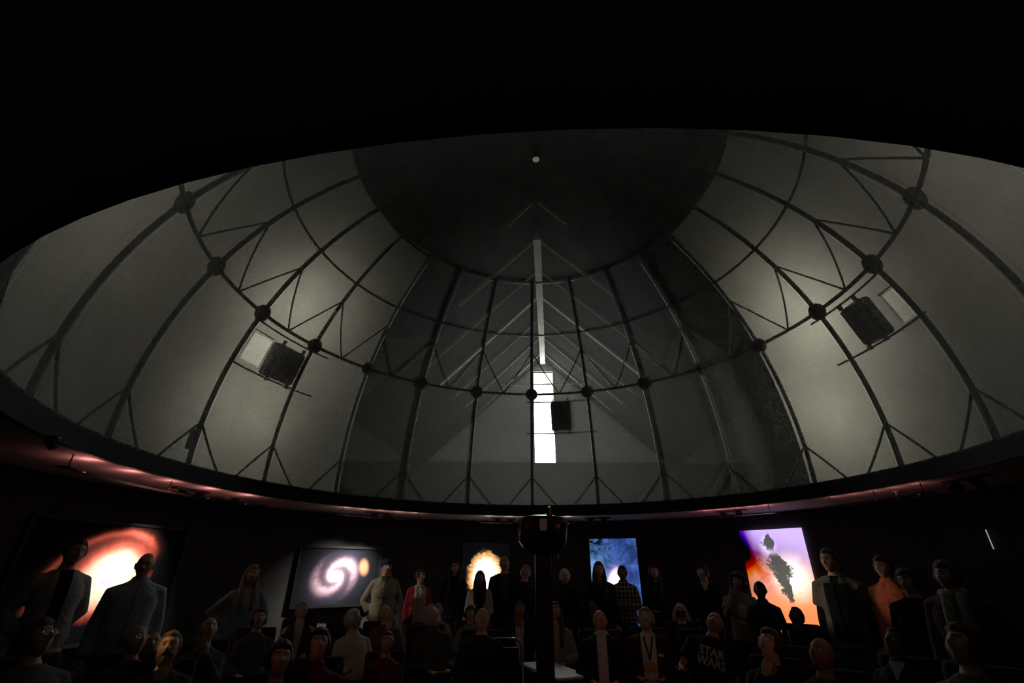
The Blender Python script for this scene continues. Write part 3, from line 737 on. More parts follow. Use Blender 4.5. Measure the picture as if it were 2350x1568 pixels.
TORSO = [(.84, .0, .15, .10), (.93, .0, .168, .115), (1.03, .0, .156, .108), (1.13, -.004, .150, .106), (1.25, -.004, .162, .116), (1.34, .002, .160, .108), (1.40, .008, .132, .090), (1.445, .012, .092, .072), (1.470, .014, .072, .064), (1.50, .014, .060, .058)]
def torso_rings(b, M, k=1., dk=0., hem=None, top=1.50, belly=0.):
    rings = []
    rows = [(z, c, rx, ry) for z, c, rx, ry in TORSO if z <= top+.001 and (hem is None or z > hem)]
    if hem is not None: rows = [(hem, 0, TORSO[1][2]*1.03, TORSO[1][3]*1.05)] + rows
    for z, c, rx, ry in rows:
        bl = belly*math.exp(-((z-1.06)/.12)**2)
        rings.append([Vector(((rx*k+dk)*math.copysign(abs(math.cos(a))**.85, math.cos(a)), c+(ry*k+dk)*math.sin(a)-(bl if math.sin(a) < 0 else 0)*abs(math.sin(a)), z)) for a in [2*math.pi*i/24 for i in range(24)]])
    b.rings(rings, M)
def torso_front(x, z, k, dk, belly=0.):
    T = TORSO
    for (z0, c0, a0, b0), (z1, c1, a1, b1) in zip(T, T[1:]):
        if z0 <= z <= z1: t = (z-z0)/(z1-z0); break
    else: z0, c0, a0, b0 = z1, c1, a1, b1 = T[0] if z < T[0][0] else T[-1]; t = 0
    c = c0+(c1-c0)*t; rx = (a0+(a1-a0)*t)*k+dk; ry = (b0+(b1-b0)*t)*k+dk
    return c-ry*math.sqrt(max(.02, 1-min(.98, abs(x/rx)**2.2)))-belly*math.exp(-((z-1.06)/.12)**2)

ARMS = {  # elbow and wrist offsets from the shoulder for the person's left arm (+x); mirrored for the right
 'down': ((.055, .02, -.28), (.06, -.05, -.53)), 'pocket': ((.13, .10, -.24), (.03, .0, -.40)), 'akimbo': ((.215, .08, -.19), (.015, .0, -.40)),
 'crossed': ((.07, -.08, -.27), (-.17, -.215, -.25)), 'lap': ((.07, -.03, -.27), (-.05, -.25, -.36)), 'rest': ((.09, -.06, -.26), (.07, -.28, -.31)),
 'chin': ((.0, -.18, -.22), (-.13, -.19, .015)), 'camera': ((.06, -.17, -.20), (-.07, -.27, .10)), 'face': ((.07, -.17, -.20), (-.05, -.16, .07)), 'waist': ((.08, -.02, -.27), (-.13, -.19, -.29)),
 'back': ((.09, .10, -.25), (-.06, .16, -.44)), 'hold': ((.04, -.05, -.28), (-.09, -.24, -.33)), 'fold': ((.05, -.06, -.28), (-.13, -.20, -.42))}
def hand(b, wrist, elbow, side, mi, curl=.5, s=1.):
    d = (wrist-elbow).normalized(); ref = Vector((0, -1, 0)) if abs(d.y) < .8 else Vector((0, 0, 1))
    nrm = (ref-d*ref.dot(d)).normalized(); w = d.cross(nrm)*side
    P = lambda a, c, e: wrist + d*(a*s) + w*(c*s) + nrm*(e*s)
    rings = []
    for a, hw, ht in ((-.02, .024, .020), (.01, .030, .017), (.045, .040, .016), (.080, .041, .014), (.092, .036, .010)):
        rings.append([P(a, hw*math.cos(q), ht*math.sin(q)) for q in [2*math.pi*i/10 for i in range(10)]])
    b.rings(rings, None, mi)
    for k, (c, L) in enumerate(((-.030, .066), (-.010, .076), (.010, .071), (.029, .056))):
        pts = []; a, e, ang = .084, 0., 0.
        for j in range(4):
            pts.append(P(a, c*(1+.12*j), e)); ang += curl*(.35+.25*j); seg = L*(.42, .33, .25, 0)[j]; a += math.cos(ang)*seg; e += math.sin(ang)*seg
        b.tube(pts, (.0092, .0088, .0082, .0068), 7, None, mi, True)
    b.tube([P(.018, -.028, .002), P(.045, -.052, .012), P(.070, -.058, .022), P(.088, -.054, .030)], (.013, .0115, .010, .0075), 7, None, mi, True)

JOBS = []        # (temp object, callback) evaluated together
def job(b, voxel, cb):
    me = b.mesh('raw'); o = bpy.data.objects.new('raw', me); COL.objects.link(o)
    m = o.modifiers.new('r', 'REMESH'); m.mode = 'VOXEL'; m.voxel_size = voxel; m.use_smooth_shade = True
    q = o.modifiers.new('s', 'SMOOTH'); q.factor = .5; q.iterations = 2
    JOBS.append((o, cb))
def mesh_np(name, V, F, mi=None, smooth=True):
    me = bpy.data.meshes.new(name); me.from_pydata(V, [], F)
    if mi is not None: me.polygons.foreach_set('material_index', mi)
    if smooth: me.polygons.foreach_set('use_smooth', [True]*len(me.polygons))
    me.update(); return me
def np_mesh(me):
    V = np.empty(len(me.vertices)*3, 'f'); me.vertices.foreach_get('co', V)
    return V.reshape(-1, 3), [tuple(p.vertices) for p in me.polygons]

EYE_ME = None
def eye_mesh():
    global EYE_ME
    if EYE_ME is None:
        b = MB().ell((0, 0, 0), (.0125, .0125, .0115), None, 12, 8, 0); b.ell((0, -.0075, 0), (.0062, .006, .0062), None, 10, 6, 1)
        EYE_ME = b.mesh('eye', True)
        for m in M_EYE: EYE_ME.materials.append(m)
    return EYE_ME

def person(spec):
    x, yt = spec['px']; sit = spec.get('sit', False)
    d = ray(x, yt); e = d.z/math.hypot(d.x, d.y)
    if sit: D = spec.get('D') or (spec.get('top', 1.15)-EYE)/e
    else: D = spec['D']
    ztop = EYE+e*D; hp = at_D(x, yt, D)
    s = ztop/1.75 if not sit else max(.72, min(1.02, ztop/1.20))
    az = math.degrees(math.atan2(CX-hp.x, -(CY-hp.y)))*0
    yaw = math.radians(spec.get('yaw', 0))                     # + turns the person towards the picture's right
    face = math.atan2(hp.x, hp.y)*-1                           # toward the camera
    lean = math.radians(spec.get('lean', 17 if sit else 0)); roll = math.radians(spec.get('roll', 0))
    hyaw, hpit, hrol = (math.radians(q) for q in spec.get('head', (0, 8, 0)))
    build_ = spec.get('build', 1.)
    SITZ = .45
    Mup = (Matrix.Translation((0, 0, SITZ)) if sit else Matrix.Translation((0, 0, .93))) @ Matrix.Rotation(roll, 4, 'Y') @ Matrix.Rotation(-lean, 4, 'X') @ Matrix.Translation((0, 0, -.93))
    Mhead = Mup @ Matrix.Translation((0, .0, 1.518)) @ Matrix.Rotation(hyaw, 4, 'Z') @ Matrix.Rotation(-hpit, 4, 'X') @ Matrix.Rotation(hrol, 4, 'Y') @ Matrix.Translation((0, -.018, .095))
    S_ = Matrix.Scale(s, 4)
    hz = (Mhead @ Vector((0, 0, .117))).z; s = max(.70, min(1.15, ztop/hz)); S_ = Matrix.Scale(s, 4)
    headtop = S_ @ Mhead @ Vector((0, 0, .117))
    # place the base so the head lands where it should
    Rz = Matrix.Rotation(face+yaw, 4, 'Z'); ht = Rz @ headtop
    base = Vector((hp.x-ht.x, hp.y-ht.y, 0))
    root = empty('person', base, face+yaw); tag(root, spec['label'], 'person', spec.get('group'))
    root.scale = (s, s, s)
    # ---- arms
    sh = {}; arms = {}
    for sd, key in ((1, 'L'), (-1, 'R')):
        nm = spec.get('arm'+key, 'lap' if sit else 'down'); el, wr = ARMS[nm] if isinstance(nm, str) else nm
        S0 = Vector((sd*.156*build_, .012, 1.368))
        arms[sd] = [Mup @ q for q in (S0, S0+Vector((sd*el[0], el[1], el[2])), S0+Vector((sd*wr[0], wr[1], wr[2])))]
    # ---- legs
    legs = {}
    for sd in (1, -1):
        if sit: legs[sd] = [Vector(q) for q in ((sd*.09, .0, SITZ), (sd*.12, -.24, SITZ+.015), (sd*.13, -.43, SITZ), (sd*.13, -.46, .26), (sd*.13, -.43, .09))]
        else: legs[sd] = [Vector(q) for q in ((sd*.09, 0, .90), (sd*.095, -.005, .70), (sd*.10, -.01, .49), (sd*.105, .015, .28), (sd*.11, .02, .09))]
    sk = skin(spec.get('skin', LIGHT)); hc = spec.get('haircol', (.03, .02, .015))
    # ---- body: one continuous remeshed surface with face and hands grown on
    b = MB(); torso_rings(b, Mup, .90*build_)
    b.tube([Mup @ Vector((0, .016, 1.42)), Mup @ Vector((0, .006, 1.50)), Mhead @ Vector((0, .022, -.085)), Mhead @ Vector((0, .018, -.03))], (.068, .054, .054, .05), 12)
    b.ell((0, 0, 0), (.052, .066, .085), Mhead)
    for sd in (1, -1):
        a = arms[sd]; b.tube([a[0], a[0].lerp(a[1], .5), a[1], a[1].lerp(a[2], .4), a[2]], (.052, .045, .037, .036, .026), 10, None, 0, True)
        b.tube(legs[sd], (.078, .072, .054, .052, .036), 10, None, 0, True)
        f = legs[sd][-1]; b.tube([f+Vector((0, .03, -.05)), f+Vector((0, -.06, -.055)), f+Vector((0, -.13, -.062))], (.036, .036, .026), 8, None, 0, True)
    def finish_body(V, F):
        V = [tuple(v) for v in V]; mi = [0]*len(F); n = len(V)
        HVt = [Mhead @ Vector(p) for p in HEADV]; V += [tuple(p) for p in HVt]
        for f in HEADF:
            c = HEADV[list(f)].mean(0); k = 0
            if len(f) == 4 and c[1] < -.06 and abs(c[0]) < .023 and -.070 < c[2] < -.049: k = 1
            if len(f) == 4 and c[1] < -.05 and .012 < abs(c[0]) < .050 and .021 < c[2] < .031 - .1*abs(abs(c[0])-.03): k = 2
            mi.append(k); F.append(tuple(q+n for q in f))
        hb = MB()
        for sd in (1, -1):
            hb.ell((0, 0, 0), (.009, .020, .032), Mhead @ Matrix.Translation((sd*.076, .006, -.006)) @ Matrix.Rotation(sd*.35, 4, 'Z') @ Matrix.Rotation(.2, 4, 'X'), 10, 8)
            hand(hb, arms[sd][2], arms[sd][1], sd, 0, spec.get('curl', .45))
        n = len(V); V += hb.v; F += [tuple(q+n for q in f) for f in hb.f]; mi += [0]*len(hb.f)
        me = mesh_np('body', V, F, mi)
        for m in (sk, paint('lips', tuple(q*w for q, w in zip(spec.get('skin', LIGHT), (.8, .55, .55))), .45), hairm(hc)): me.materials.append(m)
        link('body', me, None, root)
    job(b, .019, finish_body)
    for sd in (1, -1):
        o = link('eye', eye_mesh(), None, root); o.matrix_parent_inverse = Matrix.Identity(4); o.matrix_local = Mhead @ Matrix.Translation((sd*.031, -.0695, .004)) @ Matrix.Rotation(-.25, 4, 'X')
    # ---- clothes
    minv = Mup.inverted()
    for gi, gm in enumerate(spec['wear']):
        name, mat, slv = gm['n'], gm['m'], gm.get('sleeve', 1.)
        dk = gm.get('dk', .014+.013*gi); hem = gm.get('hem', .86); opn = gm.get('open')
        b = MB(); torso_rings(b, Mup, build_, dk, hem, gm.get('top', 1.475), spec.get('belly', 0.)); loose = gm.get('loose', 0.)
        for sd in (1, -1):
            a = arms[sd]; pts = [Mup @ Vector((sd*.085*build_, .012, 1.392)), a[0], a[0].lerp(a[1], .5), a[1], a[1].lerp(a[2], .5), a[1].lerp(a[2], .96)]
            rr = [.056, .060, .054, .050, .045, .040]
            rr = [q+dk*.6+loose-.006 for q in rr]
            if slv < .9: k = 3 if slv > .3 else 2; pts, rr = pts[:k], rr[:k]
            if slv < .9: pts[-1] = pts[-1].lerp(a[1], .35); rr[-1] += .006
            b.tube(pts, rr, 12, None, 0, False)
        if gm.get('collar'):
            b.tube([Mup @ Vector((0, .014, 1.455)), Mup @ Vector((0, .010, 1.515))], (.085, .072), 14)
        def finish_top(V, F, name=name, mat=mat, opn=opn):
            if opn:
                U = np.array([tuple(minv @ Vector(v)) for v in V]); keep = []
                for f in F:
                    c = U[list(f)].mean(0); w = opn[0]+(opn[1]-opn[0])*min(1, max(0, (c[2]-.9)/.5))
                    if not (abs(c[0]+.0) < w and c[1] < .0 and c[2] < 1.53): keep.append(f)
                gone = set(q for f in F for q in f) if False else set(); ks = set(q for f in keep for q in f); kk = set(map(tuple, keep))
                for f in F:
                    if f not in kk: gone.update(f)
                for q in ks & gone:                    # straighten the cut edges
                    if U[q][1] < .0 and abs(U[q][0]) > .002:
                        w = opn[0]+(opn[1]-opn[0])*min(1, max(0, (U[q][2]-.9)/.5)); p = Vector(U[q]); 
                        if abs(abs(p.x)-w) < .03: p.x = math.copysign(w, p.x); V[q] = tuple(Mup @ p)
                F = keep
            me = mesh_np(name, V, F); link(name, me, mat, root)
        job(b, .0165, finish_top)
    # trousers and shoes
    b = MB(); rings = []
    if sit: b.ell((0, -.02, SITZ), (.19*build_, .16, .11))
    else: torso_rings(b, Mup, build_, .008, .80, .96)
    for sd in (1, -1): b.tube(legs[sd], (.096, .090, .072, .064, .054), 12, None, 0, False)
    job(b, .022, lambda V, F: link('trousers', mesh_np('trousers', V, F), spec.get('legs', cloth((.02, .02, .026))), root))
    for sd in (1, -1):
        f = legs[sd][-1]; b = MB(); rings = []
        for yy, hw, ht in ((.065, .028, .045), (.03, .038, .075), (-.03, .040, .070), (-.09, .046, .048), (-.15, .042, .036), (-.18, .022, .022)):
            rings.append([Vector((f.x+hw*math.cos(q), f.y+yy, max(.004, .004+ht*(.5+.55*math.sin(q))*1.15))) for q in [2*math.pi*i/12 for i in range(12)]])
        b.rings(rings).build('shoe', paint('shoe_leather', (.02, .018, .016), .5), root, True)
    # ---- hair, beard, hat, glasses
    for kind, col in spec.get('hair', [('short', hc)]):
        V, F = shell('long' if kind == 'ponytail' else kind, int(x)); V = [tuple(Mhead @ Vector(p)) for p in V]
        b = MB(); b.add(V, F)
        if kind == 'long':
            tdk = spec['wear'][-1].get('dk', .014+.013*(len(spec['wear'])-1)); fy = lambda xx, z: torso_front(xx, z, build_, tdk, spec.get('belly', 0.))-.004
            b.tube([Mhead @ Vector((0, .055, .03)), Mhead @ Vector((0, .075, -.08)), Mup @ Vector((0, .115, 1.42)), Mup @ Vector((0, .135, 1.28))], (.055, .06, .055, .03), 10, None, 0, True)
            for sx in (-1, 1):
                b.tube([Mhead @ Vector((sx*.058, .025, .03)), Mhead @ Vector((sx*.074, .020, -.07)), Mup @ Vector((sx*.082, -.055, 1.425)), Mup @ Vector((sx*.080, fy(.08, 1.36), 1.36)), Mup @ Vector((sx*.078, fy(.078, 1.28), 1.28)), Mup @ Vector((sx*.07, fy(.07, 1.20), 1.20))], (.034, .042, .040, .036, .032, .016), 10, None, 0, True)
        if kind == 'curly':
            rg = random.Random(int(x))
            for k in range(46):
                a = rg.uniform(.9, 5.4); z = rg.uniform(-.09, .10); r = .085+.02*rg.random()
                c = math.sqrt(max(.05, 1-(z/.13)**2)); b.ell((math.sin(a)*r*c, -math.cos(a)*r*1.1*c, z), (.024, .024, .022), Mhead, 8, 6)
        nm = {'beanie': 'beanie', 'hood': 'hood', 'beard': 'beard'}.get(kind, 'hair')
        b.build(nm, cloth(col) if nm in ('beanie', 'hood') else hairm(col), root, True)
    if spec.get('glasses'):
        b = MB(); 
        for sx in (-1, 1):
            ring = [Vector((sx*.032+.022*math.cos(a), -.094-.004*math.cos(a)*0, .004+.018*math.sin(a))) for a in [2*math.pi*i/14 for i in range(15)]]
            b.tube(ring, .0022, 5, Mhead); b.tube([(sx*.054, -.092, .006), (sx*.076, -.02, .010), (sx*.077, .02, .004)], .002, 5, Mhead)
        b.tube([(-.010, -.095, .008), (.010, -.095, .008)], .002, 5, Mhead)
        gl = b.build('glasses', M_CHROME, root)
        for sx in (-1, 1): MB().ell((sx*.032, -.0945, .004), (.021, .0014, .017), Mhead, 14, 6).build('lens', lens_mat(), gl, True)
    # ---- flat extras lying on the chest
    topdk = spec['wear'][-1].get('dk', .014+.013*(len(spec['wear'])-1))
    for ex in spec.get('extra', []):
        nm, pts, mat = ex['n'], ex['pts'], ex['m']; off = ex.get('off', .006); dk = ex.get('dk', topdk)
        cx = [p[0] for p in pts]; b = MB(); 
        # lofted strip: rows of (half width, centre x, z)
        V = []; Fc = []; n = 6
        for (hw, c0, z) in pts:
            for i in range(n+1):
                xx = c0+hw*(-1+2*i/n); V.append(Mup @ Vector((xx, torso_front(xx, z, build_, dk, spec.get('belly', 0.))-off, z)))
        for j in range(len(pts)-1):
            for i in range(n): k = j*(n+1)+i; Fc.append((k, k+1, k+n+2, k+n+1))
        nb = len(V); back = (Mup.to_3x3() @ Vector((0, .006, 0)))
        V += [v+back for v in V]; Fc += [tuple(nb+q for q in reversed(f)) for f in list(Fc)]
        o = b.add(V, Fc).build(nm, mat, root, True)
    if spec.get('scarf'):
        b = MB(); ring = [Mup @ Vector((.088*math.cos(a), .012+.082*math.sin(a), 1.475+.012*math.sin(a))) for a in [2*math.pi*i/18 for i in range(19)]]
        b.tube(ring, .034, 8); 
        for sx in (-1, 1): b.tube([Mup @ Vector((sx*.05, -.085, 1.45)), Mup @ Vector((sx*.055, -.135, 1.33)), Mup @ Vector((sx*.06, -.145, 1.18)), Mup @ Vector((sx*.06, -.145, 1.05))], (.04, .042, .044, .04), 8, None, 0, True)
        b.build('scarf', spec['scarf'], root, True)
    if spec.get('text'):
        lines, zc, hgt, mat = spec['text']
        for li, (tx, wdt) in enumerate(lines):
            cu = bpy.data.curves.new('t', 'FONT'); cu.body = tx; cu.align_x = 'CENTER'; cu.size = 1; cu.resolution_u = 3; cu.offset = .035
            o = bpy.data.objects.new('t', cu); COL.objects.link(o); dg = bpy.context.evaluated_depsgraph_get(); me = bpy.data.meshes.new_from_object(o.evaluated_get(dg))
            V, F = np_mesh(me); COL.objects.unlink(o); bpy.data.objects.remove(o)
            xs = V[:, 0]; ys = V[:, 1]; xs = (xs-(xs.max()+xs.min())/2)/(xs.max()-xs.min())*wdt; ys = (ys-ys.min())/(ys.max()-ys.min())
            V2 = []
            for xx, yy in zip(xs, ys):
                z = zc-li*hgt*1.06+yy*hgt; xx = float(xx)
                V2.append(tuple(Mup @ Vector((xx, torso_front(xx, z, build_, topdk, spec.get('belly', 0.))-.016, z))))
            link('lettering', mesh_np('lettering', V2, F, None, False), mat, root)
    spec['_root'] = root; spec['_M'] = (Mup, Mhead, arms, s, base, face+yaw, D)
    return root

def seat(base, rz, label, s=1., col=(.035, .012, .016), lean=17):
    """reclining theatre seat"""
    t = empty('theatre_seat', base, rz); tag(t, label, 'seat', 'theatre seats in the audience'); t.scale = (s, s, s)
    m = paint('seat_fabric', col, .85, .2, 30, .3)
    MB().rbox((0, -.14, .31), (.235, .25, .05), .035).build('seat_cushion', m, t, True)
    Mb = Matrix.Translation((0, .15, .30)) @ Matrix.Rotation(-math.radians(lean), 4, 'X')
    bk_ = MB().rbox((0, .05, .37), (.235, .045, .38), .04, Mb).build('backrest', m, t, True)
    for sx in (-1, 1):
        MB().rbox((sx*.275, -.08, .50), (.03, .22, .022), .018).build('armrest', M_BLACK, t, True)
        MB().rbox((sx*.275, .02, .25), (.02, .10, .25), .015).build('side_panel', M_BLACK, t)
    return t
#@@PEOPLE
def W_(n, c, **k):
    pat = k.pop('pat', None); c2 = k.pop('c2', None); return dict(n=n, m=cloth(c, pat, c2), **k)
GREY, WHITE, SILVER = (.30, .29, .27), (.62, .60, .56), (.45, .44, .42)
BLK, NAVY, MAROON, CREAM = (.015, .015, .017), (.018, .024, .05), (.07, .012, .018), (.55, .50, .40)
def bald(): return []
def hr(kind, c): return [(kind, c)]
DK, BR, BL = (.014, .010, .008), (.06, .035, .02), (.32, .23, .12)
vneck = lambda m, w=.05, z=1.33: dict(n='shirt_collar', pts=[(w, 0, 1.475), (w*.75, 0, 1.43), (w*.4, 0, 1.38), (.006, 0, z)], m=m)
def strip(n, m, hw, x, z0, z1, **k): return dict(n=n, pts=[(hw, x, z0+(z1-z0)*i/6) for i in range(7)], m=m, **k)
STAND = [
 dict(px=(186, 1240), D=6.9, label='man in a light grey blazer and dark tie before the red nebula print', skin=TAN, head=(10, 6, 8), haircol=DK, armL='back', armR='pocket',
      wear=[W_('shirt', BLK), W_('blazer', (.42, .41, .38), open=(.045, .05), hem=.80, loose=.004)], extra=[strip('tie', cloth(BLK), .022, 0, 1.0, 1.44, dk=.022), strip('card', paint('white_card_paper', (.6, .6, .58)), .028, .02, .98, 1.03, dk=.03)], yaw=12),
 dict(px=(342, 1270), D=6.5, label='bald broad man in a pale shirt right of the red nebula print', skin=TAN, hair=bald(), head=(-8, 4, 0), build=1.22, belly=.05, wear=[W_('shirt', (.36, .42, .46), collar=True, loose=.012)], extra=[strip('button_placket', cloth((.24, .28, .31)), .012, 0, .90, 1.45)]),
 dict(px=(585, 1298), D=7.5, label='blonde woman in a pale blue blouse with one elbow stuck out', skin=LIGHT, hair=hr('long', BL), haircol=BL, head=(0, 6, 6), armR='akimbo', armL='pocket', wear=[W_('blouse', (.30, .38, .42), loose=.006)], yaw=8),
 dict(px=(888, 1285), D=8.9, label='young man in a navy beanie and khaki hooded jacket, hand in pocket', skin=LIGHT, hair=hr('beanie', (.03, .035, .08)), head=(12, 10, 0), armR='pocket', armL='pocket',
      wear=[W_('shirt', WHITE), W_('jacket', (.36, .36, .27), loose=.010, hem=.82)], extra=[strip('zip', cloth((.18, .19, .13)), .012, .0, .88, 1.46), strip('pocket_flap', cloth((.30, .30, .22)), .05, -.085, 1.19, 1.225), strip('pocket_flap', cloth((.30, .30, .22)), .05, .085, 1.19, 1.225), dict(n='collar', pts=[(.075, 0, 1.485), (.06, 0, 1.45), (.03, 0, 1.41)], m=cloth((.10, .11, .07)))], hoodroll=1, yaw=6),
 dict(px=(965, 1308), D=9.3, label='woman in an open red jacket with pale lining over a white patterned top', skin=TAN, haircol=DK, hair=hr('short', DK), head=(38, 10, 0), wear=[W_('patterned_top', (.62, .60, .56), pat='speckle', c2=(.22, .22, .24)), W_('jacket', (.32, .03, .05), open=(.085, .10), hem=.74, loose=.012)], extra=[strip('lining', cloth((.66, .58, .46)), .018, -.092, .80, 1.45, off=.004), strip('lining', cloth((.66, .62, .55)), .018, .092, 1.10, 1.45, off=.004)], yaw=10),
 dict(px=(1045, 1287), D=9.9, label='dim woman with long dark hair in black left of the white and orange nebula', skin=TAN, hair=hr('long', DK), head=(6, 6, 0), wear=[W_('sweater', BLK)]),
 dict(px=(1102, 1312), D=8.8, label='woman with long straight black hair and a pale cardigan', skin=BROWN, hair=hr('long', DK), head=(0, 10, 0), wear=[W_('top', BLK), W_('cardigan', (.40, .37, .33), open=(.06, .06), loose=.006)], armL='fold', armR='fold'),
 dict(px=(1157, 1277), D=9.0, label='bald man in a dark open-collar jacket against the white and orange nebula', skin=TAN, hair=hr('thin', (.1, .09, .08)), head=(14, 14, 0), build=1.08, glasses=True, wear=[W_('shirt', (.06, .05, .055)), W_('jacket', BLK, open=(.02, .055), loose=.012, hem=.78)]),
 dict(px=(1208, 1300), D=9.4, label='fair-haired person half hidden by the projector column', skin=LIGHT, hair=hr('full', (.35, .3, .22)), head=(20, 14, 12), wear=[W_('sweater', (.03, .03, .035))]),
 dict(px=(1295, 1308), D=8.7, label='white-haired man in a black sweater right of the projector column', skin=LIGHT, hair=hr('full', (.75, .73, .68)), haircol=(.5, .5, .48), head=(6, 10, 0), wear=[W_('sweater', BLK, collar=True)], extra=[vneck(cloth((.10, .03, .03)), .045)]),
 dict(px=(1373, 1291), D=8.6, label='woman with straight dark hair, black coat and a white name badge', skin=TAN, hair=hr('long', DK), head=(0, 8, 0), build=1.05, wear=[W_('coat', BLK, hem=.72, loose=.012)], extra=[strip('name_badge', paint('badge', (.7, .7, .7)), .028, .09, 1.30, 1.33), vneck(cloth((.10, .07, .06)), .05)]),
 dict(px=(1427, 1300), D=9.2, label='man in a plaid shirt with folded arms before the blue starfield', skin=BROWN, hair=hr('short', DK), head=(-6, 6, 0), build=1.08, armL='crossed', armR='crossed', wear=[W_('plaid_shirt', (.03, .028, .03), pat='plaid', c2=(.42, .38, .30), loose=.012, collar=True)]),
 dict(px=(1498, 1298), D=9.4, label='woman with long dark hair in a black jacket right of the blue starfield', skin=LIGHT, hair=hr('long', DK), head=(8, 12, 0), armR='hold', wear=[W_('top', (.05, .05, .05)), W_('jacket', BLK, open=(.03, .05), loose=.008)]),
 dict(px=(1610, 1300), D=9.0, label='dark-haired youth in a navy sweater with a white shirt collar, chin up', skin=LIGHT, hair=hr('full', DK), haircol=DK, head=(-22, 20, -8), glasses=True, wear=[W_('sweater', (.022, .026, .045), loose=.012)], extra=[vneck(cloth((.72, .70, .66)), .055, 1.37)], armL='fold', armR='pocket'),
 dict(px=(1692, 1316), D=7.8, label='curly-haired girl in a grey T-shirt, hand raised to her face', skin=LIGHT, hair=hr('curly', DK), head=(0, 6, 10), armR='face', armL='waist', wear=[W_('tshirt', (.30, .30, .30), sleeve=.4, loose=.012)], extra=[dict(n='shirt_print', pts=[(.03, .03, 1.16), (.07, .03, 1.2), (.085, .03, 1.25), (.06, .02, 1.30), (.02, .02, 1.33)], m=cloth((.72, .66, .42)))]),
 dict(px=(1742, 1337), D=7.4, label='boy in a navy polo shirt in front of the orange dust column print', skin=DARK, hair=hr('short', DK), head=(-16, 14, 0), wear=[W_('polo_shirt', (.022, .034, .075), sleeve=.5, loose=.014, collar=True)]),
 dict(px=(1898, 1260), D=6.9, label='smiling man in a dark short-sleeved shirt right of the orange dust column print', skin=LIGHT, hair=hr('short', (.09, .06, .04)), haircol=(.09, .06, .04), head=(-22, 4, 0), yaw=-10, wear=[W_('undershirt', BLK), W_('short_sleeved_shirt', (.16, .155, .14), sleeve=.4, open=(.012, .035), loose=.018, hem=.82)], extra=[strip('shirt_panel', cloth(BLK), .05, -.06, .90, 1.40), strip('shirt_panel', cloth(BLK), .05, .06, .90, 1.40)], legs=cloth((.10, .14, .20))),
 dict(px=(2022, 1278), D=7.6, label='woman in an orange-red buttoned shirt near the right wall', skin=LIGHT, hair=hr('full', BR), head=(-20, 10, 0), yaw=-12, wear=[W_('shirt', (.62, .17, .09), loose=.008, collar=True)], extra=[strip('pocket', cloth((.52, .14, .07)), .045, -.07, 1.17, 1.27)]),
 dict(px=(2072, 1308), D=6.4, label='person in a black top standing in front of the orange-red shirt', skin=TAN, hair=hr('full', BR), head=(-14, 8, -6), yaw=-8, build=1.1, wear=[W_('sweater', (.008, .008, .010), loose=.01)]),
 dict(px=(2165, 1290), D=6.0, label='person in a dark purple cardigan and pale scarf at the far right', skin=TAN, hair=hr('full', (.05, .04, .035)), head=(-24, 8, 0), yaw=-10, build=1.12, armL='back', wear=[W_('shirt', (.10, .09, .10)), W_('cardigan', (.085, .05, .085), open=(.03, .05), loose=.012, hem=.74)], scarf=cloth((.30, .28, .24))),
]
